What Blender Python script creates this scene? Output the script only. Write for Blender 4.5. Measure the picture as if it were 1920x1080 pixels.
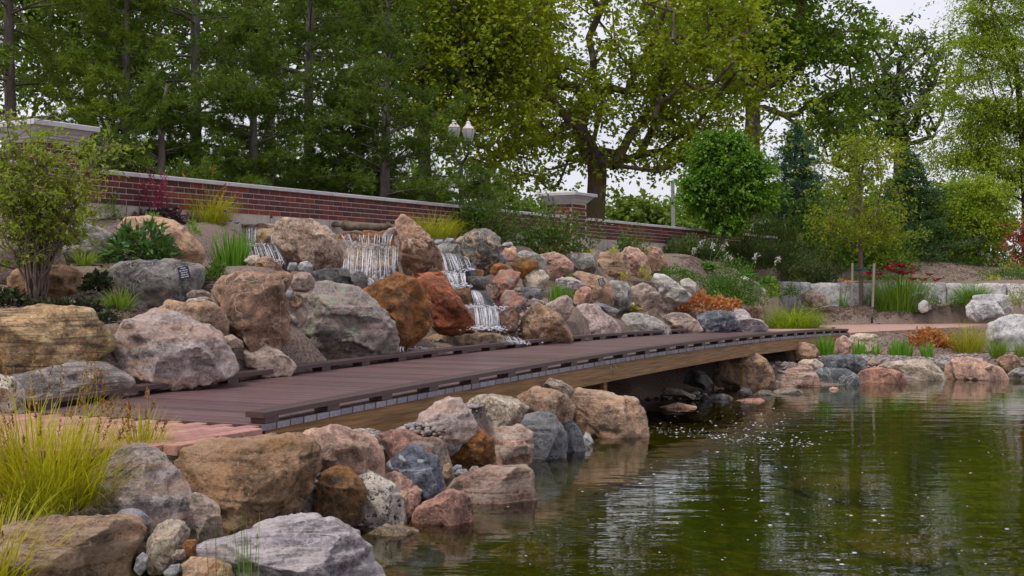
import bpy, bmesh, math, random
import numpy as np
from mathutils import Vector, Matrix
for _o in list(bpy.data.objects):
    bpy.data.objects.remove(_o)
SC = bpy.context.scene
COL = SC.collection
R = math.radians

# ------------------------------------------------------------------ camera
F = 2400.0            # focal length in pixels of a 1920 wide picture
CH = 1.4              # camera height over the pond
cd = bpy.data.cameras.new('camera')
cam = bpy.data.objects.new('camera', cd)
COL.objects.link(cam)
cam.location = (0, 0, CH)
cam.rotation_euler = (R(90), 0, 0)
cd.lens = F / 1920 * 36
cd.sensor_width = 36
cd.clip_start = 0.1
cd.clip_end = 2000
SC.camera = cam

# ------------------------------------------------------------------ world: bright overcast sky
SUN_EL, SUN_AZ = 60, 222          # azimuth clockwise from +Y (behind the camera, to the left)
world = bpy.data.worlds.new('World')
SC.world = world
world.use_nodes = True
wn = world.node_tree.nodes
wl = world.node_tree.links
bg = wn['Background']
sky = wn.new('ShaderNodeTexSky')
sky.sky_type = 'NISHITA'
sky.sun_disc = False
sky.sun_elevation = R(SUN_EL)
sky.sun_rotation = R(SUN_AZ)
sky.dust_density = 3.0
tcw = wn.new('ShaderNodeTexCoord')
mpw = wn.new('ShaderNodeMapping')
mpw.inputs['Scale'].default_value = (1, 1, 2.2)
nzw = wn.new('ShaderNodeTexNoise')
nzw.inputs['Scale'].default_value = 2.3
nzw.inputs['Detail'].default_value = 6
rpw = wn.new('ShaderNodeValToRGB')
rpw.color_ramp.elements[0].position = 0.32
rpw.color_ramp.elements[0].color = (0.66, 0.66, 0.66, 1)
rpw.color_ramp.elements[1].position = 0.6
rpw.color_ramp.elements[1].color = (0.95, 0.95, 0.95, 1)
cloud = wn.new('ShaderNodeRGB')
cloud.outputs[0].default_value = (8.6, 8.5, 9.4, 1)
mxw = wn.new('ShaderNodeMix')
mxw.data_type = 'RGBA'
wl.new(tcw.outputs['Generated'], mpw.inputs['Vector'])
wl.new(mpw.outputs['Vector'], nzw.inputs['Vector'])
wl.new(nzw.outputs['Fac'], rpw.inputs['Fac'])
wl.new(rpw.outputs['Color'], mxw.inputs['Factor'])
wl.new(sky.outputs['Color'], mxw.inputs['A'])
wl.new(cloud.outputs[0], mxw.inputs['B'])
wl.new(mxw.outputs['Result'], bg.inputs['Color'])
bg.inputs['Strength'].default_value = 0.064

sd = bpy.data.lights.new('sun', 'SUN')
sun = bpy.data.objects.new('sun', sd)
COL.objects.link(sun)
sd.energy = 1.5
sd.angle = R(10)
sd.color = (1.0, 0.95, 0.87)
_s = Vector((math.sin(R(SUN_AZ)) * math.cos(R(SUN_EL)), math.cos(R(SUN_AZ)) * math.cos(R(SUN_EL)), math.sin(R(SUN_EL))))
sun.rotation_euler = _s.to_track_quat('Z', 'Y').to_euler()
sun.location = _s * 60

SC.view_settings.view_transform = 'Standard'
SC.view_settings.look = 'None'
SC.view_settings.gamma = 1
SC.view_settings.exposure = 0.8
SC.view_settings.use_curve_mapping = False
SC.render.engine = 'CYCLES'
SC.cycles.max_bounces = 7
SC.cycles.diffuse_bounces = 3
SC.cycles.glossy_bounces = 3
SC.cycles.transmission_bounces = 4
SC.cycles.transparent_max_bounces = 10
SC.cycles.use_denoising = True
SC.cycles.caustics_reflective = False
SC.cycles.caustics_refractive = False
SC.cycles.sample_clamp_indirect = 4

# ------------------------------------------------------------------ helpers
def U(px, py, ppm):
    """the point that a photo pixel shows when one metre there spans ppm pixels"""
    return np.array([(px - 960) / ppm, F / ppm, CH - (py - 540) / ppm])

def hsh(ix, iy, iz, seed):
    h = (ix * 374761393 + iy * 668265263 + iz * 2147483647 + seed * 1274126177) & 0xFFFFFFFF
    h = ((h ^ (h >> 13)) * 1274126177) & 0xFFFFFFFF
    h = h ^ (h >> 16)
    return (h & 0xFFFFFF) / float(0xFFFFFF)

def vnoise(p, seed=0):
    p = np.asarray(p, float)
    i = np.floor(p).astype(np.int64)
    f = p - i
    f = f * f * f * (f * (f * 6 - 15) + 10)
    r = 0
    for dx in (0, 1):
        wx = f[:, 0] if dx else 1 - f[:, 0]
        for dy in (0, 1):
            wy = f[:, 1] if dy else 1 - f[:, 1]
            for dz in (0, 1):
                wz = f[:, 2] if dz else 1 - f[:, 2]
                r = r + wx * wy * wz * hsh(i[:, 0] + dx, i[:, 1] + dy, i[:, 2] + dz, seed)
    return r * 2 - 1

def fbm(p, seed=0, octv=4, gain=0.5):
    r = 0; a = 1.0; q = np.array(p, float)
    for o in range(octv):
        r = r + a * vnoise(q, seed + o * 17)
        q = q * 2.03 + 11.3
        a *= gain
    return r

def mesh_from(name, V, F_, smooth=False):
    """V (n,3); F_ a list of (m,k) integer arrays"""
    V = np.asarray(V, np.float32)
    me = bpy.data.meshes.new(name)
    F_ = [np.asarray(f, np.int32) for f in F_ if len(f)]
    me.vertices.add(len(V))
    me.vertices.foreach_set('co', V.ravel())
    nl = sum(f.size for f in F_)
    npoly = sum(len(f) for f in F_)
    me.loops.add(nl)
    me.loops.foreach_set('vertex_index', np.concatenate([f.ravel() for f in F_]))
    me.polygons.add(npoly)
    tot = np.concatenate([np.full(len(f), f.shape[1], np.int32) for f in F_])
    st = np.concatenate([[0], np.cumsum(tot)[:-1]]).astype(np.int32)
    me.polygons.foreach_set('loop_start', st)
    me.polygons.foreach_set('loop_total', tot)
    me.polygons.foreach_set('use_smooth', np.full(npoly, bool(smooth)))
    me.update(calc_edges=True)
    return me

def link(name, me, mat=None, parent=None, loc=None):
    o = bpy.data.objects.new(name, me)
    COL.objects.link(o)
    if mat is not None and not me.materials:
        me.materials.append(mat)
    if parent is not None:
        o.parent = parent
    if loc is not None:
        o.location = loc
    return o

def tag(o, label=None, cat=None, group=None, kind=None):
    if label: o['label'] = label
    if cat: o['category'] = cat
    if group: o['group'] = group
    if kind: o['kind'] = kind
    return o

def empty(name, loc, label=None, cat=None, group=None):
    o = bpy.data.objects.new(name, None)
    COL.objects.link(o)
    o.location = loc
    o.empty_display_size = 0.1
    return tag(o, label, cat, group)

def part(name, V, F_, mat, parent, smooth=False, kind=None):
    """a child whose vertices are given in world space; the parent is never rotated"""
    V = np.asarray(V, float) - np.array(parent.location)
    o = link(name, mesh_from(name, V, F_, smooth), mat, parent)
    if kind: o['kind'] = kind
    return o

class MB:
    """collects boxes and tubes"""
    def __init__(s):
        s.V = []; s.F = []; s.n = 0
    def add(s, V, F_):
        V = np.asarray(V, float)
        s.V.append(V)
        for f in F_:
            s.F.append(np.asarray(f) + s.n)
        s.n += len(V)
    def box(s, c, ax, ay, az):
        c = np.asarray(c, float)
        V = [c + i * np.asarray(ax) + j * np.asarray(ay) + k * np.asarray(az) for k in (-1, 1) for j in (-1, 1) for i in (-1, 1)]
        s.add(V, [np.array([[0, 2, 3, 1], [4, 5, 7, 6], [0, 1, 5, 4], [2, 6, 7, 3], [0, 4, 6, 2], [1, 3, 7, 5]])])
    def tube(s, pts, rad, k=6, cap=True):
        pts = np.asarray(pts, float)
        rad = np.broadcast_to(np.asarray(rad, float), (len(pts),))
        t = np.gradient(pts, axis=0)
        t /= np.linalg.norm(t, axis=1)[:, None] + 1e-9
        ref = np.array([0, 0, 1.0]) if abs(t[0, 2]) < 0.9 else np.array([1.0, 0, 0])
        a = np.cross(t, ref); a /= np.linalg.norm(a, axis=1)[:, None] + 1e-9
        b = np.cross(t, a)
        an = np.linspace(0, 2 * np.pi, k, endpoint=False)
        V = pts[:, None] + rad[:, None, None] * (np.cos(an)[None, :, None] * a[:, None] + np.sin(an)[None, :, None] * b[:, None])
        n = len(pts)
        Fq = []
        for i in range(n - 1):
            for j in range(k):
                Fq.append([i * k + j, i * k + (j + 1) % k, (i + 1) * k + (j + 1) % k, (i + 1) * k + j])
        fs = [np.array(Fq)]
        if cap:
            fs.append(np.array([list(range(k))[::-1], [(n - 1) * k + j for j in range(k)]]))
        s.add(V.reshape(-1, 3), fs)
    def lathe(s, c, prof, k=16):
        an = np.linspace(0, 2 * np.pi, k, endpoint=False)
        V = []
        for r, z in prof:
            for q in an:
                V.append([c[0] + r * math.cos(q), c[1] + r * math.sin(q), c[2] + z])
        Fq = [[i * k + j, i * k + (j + 1) % k, (i + 1) * k + (j + 1) % k, (i + 1) * k + j] for i in range(len(prof) - 1) for j in range(k)]
        s.add(V, [np.array(Fq)])
    def out(s):
        byk = {}
        for f in s.F:
            byk.setdefault(f.shape[1], []).append(f)
        return np.concatenate(s.V), [np.concatenate(v) for v in byk.values()]
    def part(s, name, mat, parent, smooth=False, kind=None):
        V, F_ = s.out()
        return part(name, V, F_, mat, parent, smooth, kind)
# ------------------------------------------------------------------ materials
def new_mat(name):
    m = bpy.data.materials.new(name)
    m.use_nodes = True
    nt = m.node_tree
    return m, nt.nodes, nt.links, nt.nodes['Principled BSDF']

def nod(ns, t, **kw):
    n = ns.new(t)
    for k, v in kw.items():
        if k in n.inputs:
            n.inputs[k].default_value = v
        else:
            setattr(n, k, v)
    return n

def c4(c):
    return (c[0], c[1], c[2], 1)

def mixc(ns, ls, fac, a, b, mode='MIX'):
    m = ns.new('ShaderNodeMix')
    m.data_type = 'RGBA'
    m.blend_type = mode
    for key, v in (('Factor', fac), ('A', a), ('B', b)):
        if isinstance(v, (int, float)):
            m.inputs[key].default_value = v
        elif isinstance(v, tuple):
            m.inputs[key].default_value = c4(v)
        else:
            ls.new(v, m.inputs[key])
    return m.outputs['Result']

def ramp(ns, ls, fac, p0, p1, v0=0.0, v1=1.0):
    m = ns.new('ShaderNodeMapRange')
    m.interpolation_type = 'SMOOTHSTEP'
    m.inputs['From Min'].default_value = p0
    m.inputs['From Max'].default_value = p1
    m.inputs['To Min'].default_value = v0
    m.inputs['To Max'].default_value = v1
    ls.new(fac, m.inputs['Value'])
    return m.outputs['Result']

def noise(ns, ls, vec, scale, detail=4, rough=0.55, dist=0.0):
    n = nod(ns, 'ShaderNodeTexNoise', Scale=scale, Detail=detail, Roughness=rough, Distortion=dist)
    ls.new(vec, n.inputs['Vector'])
    return n.outputs['Fac']

ROCKM = {}
def rock_mat(key, c1, c2, band=None, bdir=(0.1, 0.3, 0), bscale=9, stain=None, samt=0.5, speck=0.35, dots=0.0, vein=None, lichen=None, rough=0.78, gloss=0.35):
    m, ns, ls, bs = new_mat('rock_' + key)
    def adj(c, k, s):
        g = sum(c) / 3
        return tuple(max(.01, min(.8, (g + (x - g) * s) * k)) for x in c)
    c1, c2 = adj(c1, 1.1, 1.3), adj(c2, .74, 1.35)
    if band: band = adj(band, 1.0, 1.25)
    if stain: stain = adj(stain, .95, 1.25)
    tc = ns.new('ShaderNodeTexCoord')
    oi = ns.new('ShaderNodeObjectInfo')
    mul = nod(ns, 'ShaderNodeVectorMath', operation='SCALE')
    mul.inputs['Scale'].default_value = 37.0
    comb = ns.new('ShaderNodeCombineXYZ')
    for k in 'XYZ':
        ls.new(oi.outputs['Random'], comb.inputs[k])
    ls.new(comb.outputs[0], mul.inputs[0])
    add = nod(ns, 'ShaderNodeVectorMath', operation='ADD')
    ls.new(tc.outputs['Object'], add.inputs[0])
    ls.new(mul.outputs[0], add.inputs[1])
    v = add.outputs[0]
    big = noise(ns, ls, v, 3.2, 5, 0.6, 0.6)
    col = mixc(ns, ls, ramp(ns, ls, big, 0.40, 0.60), c1, c2)
    mid = noise(ns, ls, v, 11, 8, 0.74, 0.4)
    crk = noise(ns, ls, v, 27, 5, 0.7, 0.8)
    col = mixc(ns, ls, ramp(ns, ls, mid, 0.42, 0.72, 0, 0.6), col, tuple(min(1, x * 1.5) for x in c1))
    col = mixc(ns, ls, ramp(ns, ls, mid, 0.5, 0.28, 0, 0.62), col, tuple(x * 0.42 for x in c2))
    col = mixc(ns, ls, ramp(ns, ls, crk, 0.48, 0.34, 0, 0.75), col, tuple(x * 0.3 for x in c2))
    col = mixc(ns, ls, ramp(ns, ls, crk, 0.55, 0.66, 0, 0.55), col, tuple(min(.7, x * 1.7) for x in c1))
    bumpsrc = None
    if band:
        mp = ns.new('ShaderNodeMapping')
        mp.inputs['Rotation'].default_value = bdir
        mp.inputs['Scale'].default_value = (0.55, 0.55, bscale)
        ls.new(v, mp.inputs['Vector'])
        bn = noise(ns, ls, mp.outputs[0], 2.0, 6, 0.66, 1.0)
        col = mixc(ns, ls, ramp(ns, ls, bn, 0.45, 0.6, 0, 0.85), col, band)
        col = mixc(ns, ls, ramp(ns, ls, bn, 0.42, 0.3, 0, 0.6), col, tuple(x * 0.5 for x in c2))
        bumpsrc = bn
    if stain:
        sn = noise(ns, ls, v, 4.3, 5, 0.65, 1.2)
        col = mixc(ns, ls, ramp(ns, ls, sn, 0.62 - 0.25 * samt, 0.74 - 0.2 * samt, 0, 0.9), col, stain)
    if lichen:
        ln = noise(ns, ls, v, 5.0, 7, 0.75, 0.3)
        col = mixc(ns, ls, ramp(ns, ls, ln, 0.53, 0.6, 0, 0.85), col, lichen)
    if vein:
        vn = noise(ns, ls, v, 2.6, 3, 0.5, 1.5)
        w = nod(ns, 'ShaderNodeMath', operation='SUBTRACT'); w.inputs[1].default_value = 0.5
        ls.new(vn, w.inputs[0])
        ab = nod(ns, 'ShaderNodeMath', operation='ABSOLUTE'); ls.new(w.outputs[0], ab.inputs[0])
        col = mixc(ns, ls, ramp(ns, ls, ab.outputs[0], 0.016, 0.006), col, vein)
    fine = noise(ns, ls, v, 62, 4, 0.8)
    col = mixc(ns, ls, ramp(ns, ls, fine, 0.56, 0.7, 0, min(1, speck * 1.5)), col, tuple(min(0.75, x * 2.0 + 0.08) for x in c1))
    col = mixc(ns, ls, ramp(ns, ls, fine, 0.44, 0.28, 0, min(1, speck * 1.9)), col, tuple(x * 0.25 for x in c2))
    if dots:
        dn = noise(ns, ls, v, 30, 4, 0.7)
        col = mixc(ns, ls, ramp(ns, ls, dn, 0.55, 0.62, 0, dots), col, (0.025, 0.025, 0.028))
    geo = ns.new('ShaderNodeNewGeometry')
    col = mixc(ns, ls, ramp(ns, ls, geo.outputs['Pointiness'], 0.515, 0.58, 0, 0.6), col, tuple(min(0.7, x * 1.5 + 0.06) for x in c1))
    # slow tint from rock to rock
    hv = ns.new('ShaderNodeHueSaturation')
    hv.inputs['Saturation'].default_value = 1.0
    vr = nod(ns, 'ShaderNodeMapRange'); vr.inputs['To Min'].default_value = 0.82; vr.inputs['To Max'].default_value = 1.18
    ls.new(oi.outputs['Random'], vr.inputs['Value'])
    ls.new(vr.outputs[0], hv.inputs['Value'])
    ls.new(col, hv.inputs['Color'])
    ls.new(hv.outputs[0], bs.inputs['Base Color'])
    bs.inputs['Roughness'].default_value = rough
    bs.inputs['Specular IOR Level'].default_value = gloss
    b1 = nod(ns, 'ShaderNodeBump', Strength=0.9, Distance=0.05)
    ls.new(mid, b1.inputs['Height'])
    b0 = nod(ns, 'ShaderNodeBump', Strength=0.8, Distance=0.02)
    ls.new(crk, b0.inputs['Height'])
    ls.new(b1.outputs[0], b0.inputs['Normal'])
    b2 = nod(ns, 'ShaderNodeBump', Strength=0.5, Distance=0.007)
    ls.new(fine, b2.inputs['Height'])
    ls.new(b0.outputs[0], b2.inputs['Normal'])
    last = b2
    if bumpsrc is not None:
        b3 = nod(ns, 'ShaderNodeBump', Strength=0.6, Distance=0.02)
        ls.new(bumpsrc, b3.inputs['Height']); ls.new(b2.outputs[0], b3.inputs['Normal'])
        last = b3
    ls.new(last.outputs[0], bs.inputs['Normal'])
    ROCKM[key] = m
    return m

rock_mat('tan', (.42, .285, .21), (.25, .18, .145), stain=(.30, .15, .07), samt=.25)
rock_mat('tanwhite', (.50, .41, .33), (.33, .26, .21), vein=(.62, .57, .5), speck=.5)
rock_mat('tangrey', (.35, .275, .24), (.22, .185, .17), band=(.41, .325, .28), bscale=5)
rock_mat('pink', (.46, .30, .245), (.33, .23, .20), stain=(.24, .16, .13), samt=.2)
rock_mat('palepink', (.56, .44, .41), (.42, .33, .31), dots=.5)
rock_mat('pinkbrown', (.36, .21, .165), (.20, .13, .115), stain=(.42, .27, .22), samt=.4)
rock_mat('grey', (.31, .29, .27), (.20, .19, .185), stain=(.28, .22, .17), samt=.2)
rock_mat('greylilac', (.38, .34, .355), (.22, .195, .21), band=(.56, .50, .50), bdir=(.25, .3, 0), bscale=12)
rock_mat('gneiss', (.38, .33, .32), (.26, .225, .215), band=(.42, .30, .25), bdir=(.3, -.5, 0), bscale=5)
rock_mat('whitegrey', (.50, .47, .44), (.32, .30, .29), band=(.2, .18, .17), bdir=(0, .9, 0), bscale=5)
rock_mat('limestone', (.53, .52, .52), (.40, .39, .40), speck=.2, stain=(.34, .31, .28), samt=.15)
rock_mat('dark', (.12, .12, .13), (.07, .07, .076), stain=(.22, .17, .13), samt=.2, speck=.25, rough=.65)
rock_mat('darkblue', (.13, .135, .165), (.065, .07, .085), vein=(.33, .33, .36), rough=.6)
rock_mat('slate', (.14, .15, .16), (.08, .085, .09), vein=(.28, .28, .27), speck=.25, rough=.6)
rock_mat('darkgrey', (.20, .20, .215), (.10, .10, .11), band=(.31, .30, .30), bdir=(.2, 1.1, 0), bscale=3)
rock_mat('rust', (.25, .115, .05), (.12, .062, .035), stain=(.40, .20, .08), samt=.35, rough=.6)
rock_mat('rustdark', (.17, .095, .05), (.075, .055, .042), stain=(.34, .16, .05), samt=.4, rough=.6)
rock_mat('red', (.32, .12, .07), (.19, .08, .055), stain=(.085, .055, .045), samt=.3, rough=.6)
rock_mat('redgrey', (.27, .15, .12), (.17, .12, .105), stain=(.24, .24, .22), samt=.5)
rock_mat('brown', (.27, .17, .11), (.12, .08, .055), band=(.36, .25, .175), bdir=(.1, -.15, 0), bscale=3.5, stain=(.32, .19, .08), samt=.15)
rock_mat('brownpink', (.30, .195, .145), (.17, .115, .09), vein=(.44, .31, .23), stain=(.13, .11, .09), samt=.35)
rock_mat('lichenrock', (.27, .235, .22), (.12, .105, .10), band=(.37, .30, .27), bdir=(.1, .35, 0), bscale=5, lichen=(.27, .31, .22))
rock_mat('mottled', (.22, .205, .195), (.105, .10, .098), stain=(.27, .21, .165), samt=.3, vein=(.36, .34, .32))
rock_mat('banded', (.50, .34, .21), (.29, .20, .13), band=(.07, .058, .05), bdir=(.04, .06, 0), bscale=13)
rock_mat('bandedgrey', (.40, .33, .30), (.25, .215, .20), band=(.15, .14, .145), bdir=(.05, -.16, 0), bscale=12)
rock_mat('bandedtan', (.42, .28, .205), (.23, .17, .14), band=(.50, .38, .30), bdir=(.05, .28, 0), bscale=7)
rock_mat('pinkbanded', (.44, .29, .24), (.27, .165, .135), band=(.50, .41, .36), bdir=(.1, .1, 0), bscale=8)
rock_mat('speckled', (.52, .46, .41), (.36, .31, .28), dots=1.0, speck=.5, stain=(.06, .06, .065), samt=.3)
rock_mat('granite', (.40, .305, .25), (.255, .185, .145), dots=.75, stain=(.17, .115, .075), samt=.35)
rock_mat('veined', (.17, .165, .15), (.10, .10, .095), vein=(.55, .30, .17), speck=.25)
rock_mat('cobble', (.33, .26, .22), (.23, .19, .17), speck=.25)
rock_mat('cobblegrey', (.31, .30, .31), (.22, .215, .225), speck=.2)
rock_mat('wet', (.19, .155, .125), (.10, .085, .072), stain=(.20, .12, .07), samt=.3, rough=.25, gloss=.6)
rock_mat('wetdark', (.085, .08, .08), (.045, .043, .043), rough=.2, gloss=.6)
rock_mat('wettan', (.30, .215, .14), (.17, .13, .09), stain=(.09, .075, .06), samt=.4, rough=.3, gloss=.6)

GAIN = 1.45
def leaf_mat(key, c1, c2, c3=None, trans=0.45, gloss=0.25, patch=1.2, rough=.5):
    m, ns, ls, bs = new_mat('leaf_' + key)
    g = (lambda c: None if c is None else tuple(min(.7, x * (GAIN if max(c) < .3 else 1.0)) for x in c))
    c1, c2, c3 = g(c1), g(c2), g(c3)
    geo = ns.new('ShaderNodeNewGeometry')
    tc = ns.new('ShaderNodeTexCoord')
    r = geo.outputs['Random Per Island']
    col = mixc(ns, ls, r, c1, c2)
    if c3:
        n = noise(ns, ls, tc.outputs['Object'], patch, 2, 0.5)
        col = mixc(ns, ls, ramp(ns, ls, n, 0.45, 0.65, 0, .8), col, c3)
    hv = ns.new('ShaderNodeHueSaturation')
    mr = nod(ns, 'ShaderNodeMapRange'); mr.inputs['To Min'].default_value = .65; mr.inputs['To Max'].default_value = 1.3
    mm = nod(ns, 'ShaderNodeMath', operation='FRACT'); m2 = nod(ns, 'ShaderNodeMath', operation='MULTIPLY'); m2.inputs[1].default_value = 7.31
    ls.new(r, m2.inputs[0]); ls.new(m2.outputs[0], mm.inputs[0]); ls.new(mm.outputs[0], mr.inputs['Value'])
    ls.new(mr.outputs[0], hv.inputs['Value']); ls.new(col, hv.inputs['Color'])
    col = hv.outputs[0]
    ls.new(col, bs.inputs['Base Color'])
    bs.inputs['Roughness'].default_value = rough
    bs.inputs['Specular IOR Level'].default_value = gloss
    tr = ns.new('ShaderNodeBsdfTranslucent')
    tcx = mixc(ns, ls, 0.35, col, (c2[0] * 1.6, c2[1] * 1.5, c2[2] * .5))
    ls.new(tcx, tr.inputs['Color'])
    ms = ns.new('ShaderNodeMixShader')
    ms.inputs[0].default_value = trans
    ls.new(bs.outputs[0], ms.inputs[1]); ls.new(tr.outputs[0], ms.inputs[2])
    ls.new(ms.outputs[0], ns['Material Output'].inputs['Surface'])
    return m

LM = {}
def lm(key, *a, **k):
    LM[key] = leaf_mat(key, *a, **k)
lm('pine', (.042, .078, .009), (.10, .15, .016), (.055, .10, .012), trans=.35)
lm('pinelight', (.07, .12, .01), (.15, .20, .018), (.06, .105, .01), trans=.35)
lm('maple', (.135, .185, .010), (.23, .265, .016), (.095, .16, .010), trans=.55)
lm('maplegreen', (.085, .155, .014), (.15, .225, .022), (.085, .165, .016), trans=.55)
lm('backleaf', (.06, .115, .012), (.115, .175, .02), (.07, .13, .014), trans=.45)
lm('backbright', (.07, .12, .015), (.125, .175, .025), trans=.45)
lm('locust', (.15, .225, .018), (.24, .295, .028), (.11, .19, .015), trans=.5)
lm('smallmaple', (.06, .14, .014), (.12, .225, .024), (.065, .15, .016), trans=.4)
lm('spruceblue', (.03, .08, .038), (.075, .15, .075), trans=.15)
lm('sprucedark', (.025, .062, .016), (.06, .12, .03), trans=.15)
lm('youngtree', (.145, .195, .014), (.215, .25, .02), (.12, .19, .018), trans=.5)
lm('service', (.12, .18, .022), (.20, .25, .035), (.21, .22, .025), trans=.5)
lm('shrubgreen', (.045, .095, .014), (.085, .15, .022), trans=.35)
lm('shrubdark', (.045, .09, .018), (.085, .135, .026), (.08, .085, .024), trans=.35)
lm('dome', (.04, .10, .012), (.075, .165, .02), trans=.3)
lm('juniper', (.05, .08, .02), (.085, .12, .032), (.035, .06, .016), trans=.2)
lm('limegrass', (.22, .34, .015), (.34, .44, .028), (.17, .30, .012), trans=.45)
lm('fountain', (.07, .155, .016), (.12, .22, .026), trans=.4)
lm('yellowgrass', (.28, .30, .02), (.42, .39, .035), (.20, .28, .018), trans=.45)
lm('goldgrass', (.36, .36, .018), (.52, .46, .03), (.22, .30, .014), trans=.45)
lm('iris', (.075, .19, .014), (.13, .27, .025), trans=.4)
lm('tuft', (.12, .22, .018), (.21, .30, .04), trans=.45)
lm('seed', (.26, .14, .045), (.15, .075, .025), trans=.2)
lm('coral', (.03, .018, .026), (.06, .03, .042), trans=.15)
lm('coralflower', (.20, .03, .065), (.30, .06, .11), trans=.3)
lm('orangecoral', (.42, .16, .05), (.55, .30, .12), (.27, .07, .035), trans=.3, patch=6)
lm('bugle', (.022, .03, .02), (.055, .075, .022), (.035, .02, .03), trans=.15, patch=5)
lm('pulmonaria', (.035, .09, .025), (.10, .16, .06), (.05, .11, .02), trans=.25, patch=6)
lm('hostagold', (.42, .42, .04), (.58, .54, .14), trans=.35)
lm('hostagreen', (.06, .16, .03), (.11, .23, .05), trans=.35)
lm('fern', (.10, .20, .02), (.18, .28, .03), trans=.4)
lm('daylily', (.07, .16, .014), (.13, .23, .025), trans=.4)
lm('redmaple', (.13, .03, .02), (.22, .06, .03), trans=.4)
lm('white', (.55, .56, .46), (.68, .68, .6), trans=.3)
lm('lilac', (.52, .46, .55), (.66, .60, .62), trans=.3)
lm('maroon', (.10, .008, .016), (.18, .016, .028), trans=.2)
lm('orangebloom', (.65, .18, .07), (.75, .25, .1), trans=.3)
lm('purplebloom', (.07, .02, .13), (.12, .05, .2), trans=.3)
lm('lawn', (.05, .11, .014), (.085, .15, .02), trans=.3)

def bark_mat(key, c1, c2, moss=None, sc=8):
    m, ns, ls, bs = new_mat('bark_' + key)
    tc = ns.new('ShaderNodeTexCoord')
    mp = ns.new('ShaderNodeMapping'); mp.inputs['Scale'].default_value = (1, 1, .22)
    ls.new(tc.outputs['Object'], mp.inputs[0])
    n = noise(ns, ls, mp.outputs[0], sc * 2, 6, .7, .3)
    col = mixc(ns, ls, ramp(ns, ls, n, .35, .65), c1, c2)
    if moss:
        n2 = noise(ns, ls, tc.outputs['Object'], 1.3, 3)
        col = mixc(ns, ls, ramp(ns, ls, n2, .45, .6, 0, .75), col, moss)
    ls.new(col, bs.inputs['Base Color'])
    bs.inputs['Roughness'].default_value = .9
    b = nod(ns, 'ShaderNodeBump', Strength=.7, Distance=.03)
    ls.new(n, b.inputs['Height']); ls.new(b.outputs[0], bs.inputs['Normal'])
    return m
BK = {'grey': bark_mat('grey', (.15, .125, .105), (.075, .06, .05)),
      'maple': bark_mat('maple', (.16, .13, .11), (.07, .055, .045), moss=(.13, .095, .025)),
      'brown': bark_mat('brown', (.12, .075, .05), (.05, .033, .024)),
      'stem': bark_mat('stem', (.19, .13, .11), (.10, .07, .06), sc=20),
      'pale': bark_mat('pale', (.30, .25, .21), (.19, .155, .13), sc=14),
      'log': bark_mat('log', (.17, .12, .085), (.06, .042, .032), sc=6)}

def plain(key, col, rough=.6, var=.25, scale=14, bump=.25, bd=.004, spec=.4, island=0.0, stretch=None, metal=0.0):
    m, ns, ls, bs = new_mat(key)
    tc = ns.new('ShaderNodeTexCoord')
    v = tc.outputs['Object']
    if stretch:
        mp = ns.new('ShaderNodeMapping'); mp.inputs['Scale'].default_value = stretch
        ls.new(v, mp.inputs[0]); v = mp.outputs[0]
    n = noise(ns, ls, v, scale, 6, .65)
    c = mixc(ns, ls, ramp(ns, ls, n, .3, .7), tuple(x * (1 - var) for x in col), tuple(min(.9, x * (1 + var)) for x in col))
    if island:
        oi = ns.new('ShaderNodeObjectInfo')
        hv = ns.new('ShaderNodeHueSaturation')
        mr = nod(ns, 'ShaderNodeMapRange'); mr.inputs['To Min'].default_value = 1 - island; mr.inputs['To Max'].default_value = 1 + island
        ls.new(oi.outputs['Random'], mr.inputs['Value']); ls.new(mr.outputs[0], hv.inputs['Value']); ls.new(c, hv.inputs['Color'])
        c = hv.outputs[0]
    ls.new(c, bs.inputs['Base Color'])
    bs.inputs['Roughness'].default_value = rough
    bs.inputs['Specular IOR Level'].default_value = spec
    bs.inputs['Metallic'].default_value = metal
    b = nod(ns, 'ShaderNodeBump', Strength=bump, Distance=bd)
    ls.new(n, b.inputs['Height']); ls.new(b.outputs[0], bs.inputs['Normal'])
    return m

def brick_material():
    m, ns, ls, bs = new_mat('brick')
    oi = ns.new('ShaderNodeObjectInfo')
    geo = ns.new('ShaderNodeNewGeometry')
    tc = ns.new('ShaderNodeTexCoord')
    ad = nod(ns, 'ShaderNodeMath', operation='ADD'); ls.new(oi.outputs['Random'], ad.inputs[0]); ls.new(geo.outputs['Random Per Island'], ad.inputs[1])
    fr = nod(ns, 'ShaderNodeMath', operation='FRACT'); ls.new(ad.outputs[0], fr.inputs[0])
    cr = ns.new('ShaderNodeValToRGB')
    cr.color_ramp.interpolation = 'CONSTANT'
    els = cr.color_ramp.elements
    for i, (p, c) in enumerate([(0, (.10, .018, .017)), (.25, (.075, .015, .017)), (.45, (.13, .024, .018)), (.62, (.06, .016, .02)), (.78, (.115, .03, .024)), (.88, (.21, .035, .018))]):
        e = els[i] if i < 2 else els.new(p)
        e.position = p; e.color = c4(c)
    ls.new(fr.outputs[0], cr.inputs['Fac'])
    n = noise(ns, ls, tc.outputs['Object'], 26, 5, .65)
    c = mixc(ns, ls, ramp(ns, ls, n, .35, .75, 0, .4), cr.outputs[0], (.16, .07, .06))
    ls.new(c, bs.inputs['Base Color'])
    bs.inputs['Roughness'].default_value = .85
    b = nod(ns, 'ShaderNodeBump', Strength=.4, Distance=.005); ls.new(n, b.inputs['Height']); ls.new(b.outputs[0], bs.inputs['Normal'])
    return m
M_BRICK = brick_material()
M_MORTAR = plain('mortar', (.50, .42, .38), .95, .2, 30)
M_CONC = plain('concrete', (.42, .37, .32), .9, .16, 9)
M_COPE = plain('coping', (.50, .48, .50), .8, .1, 7, island=.06)
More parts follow.
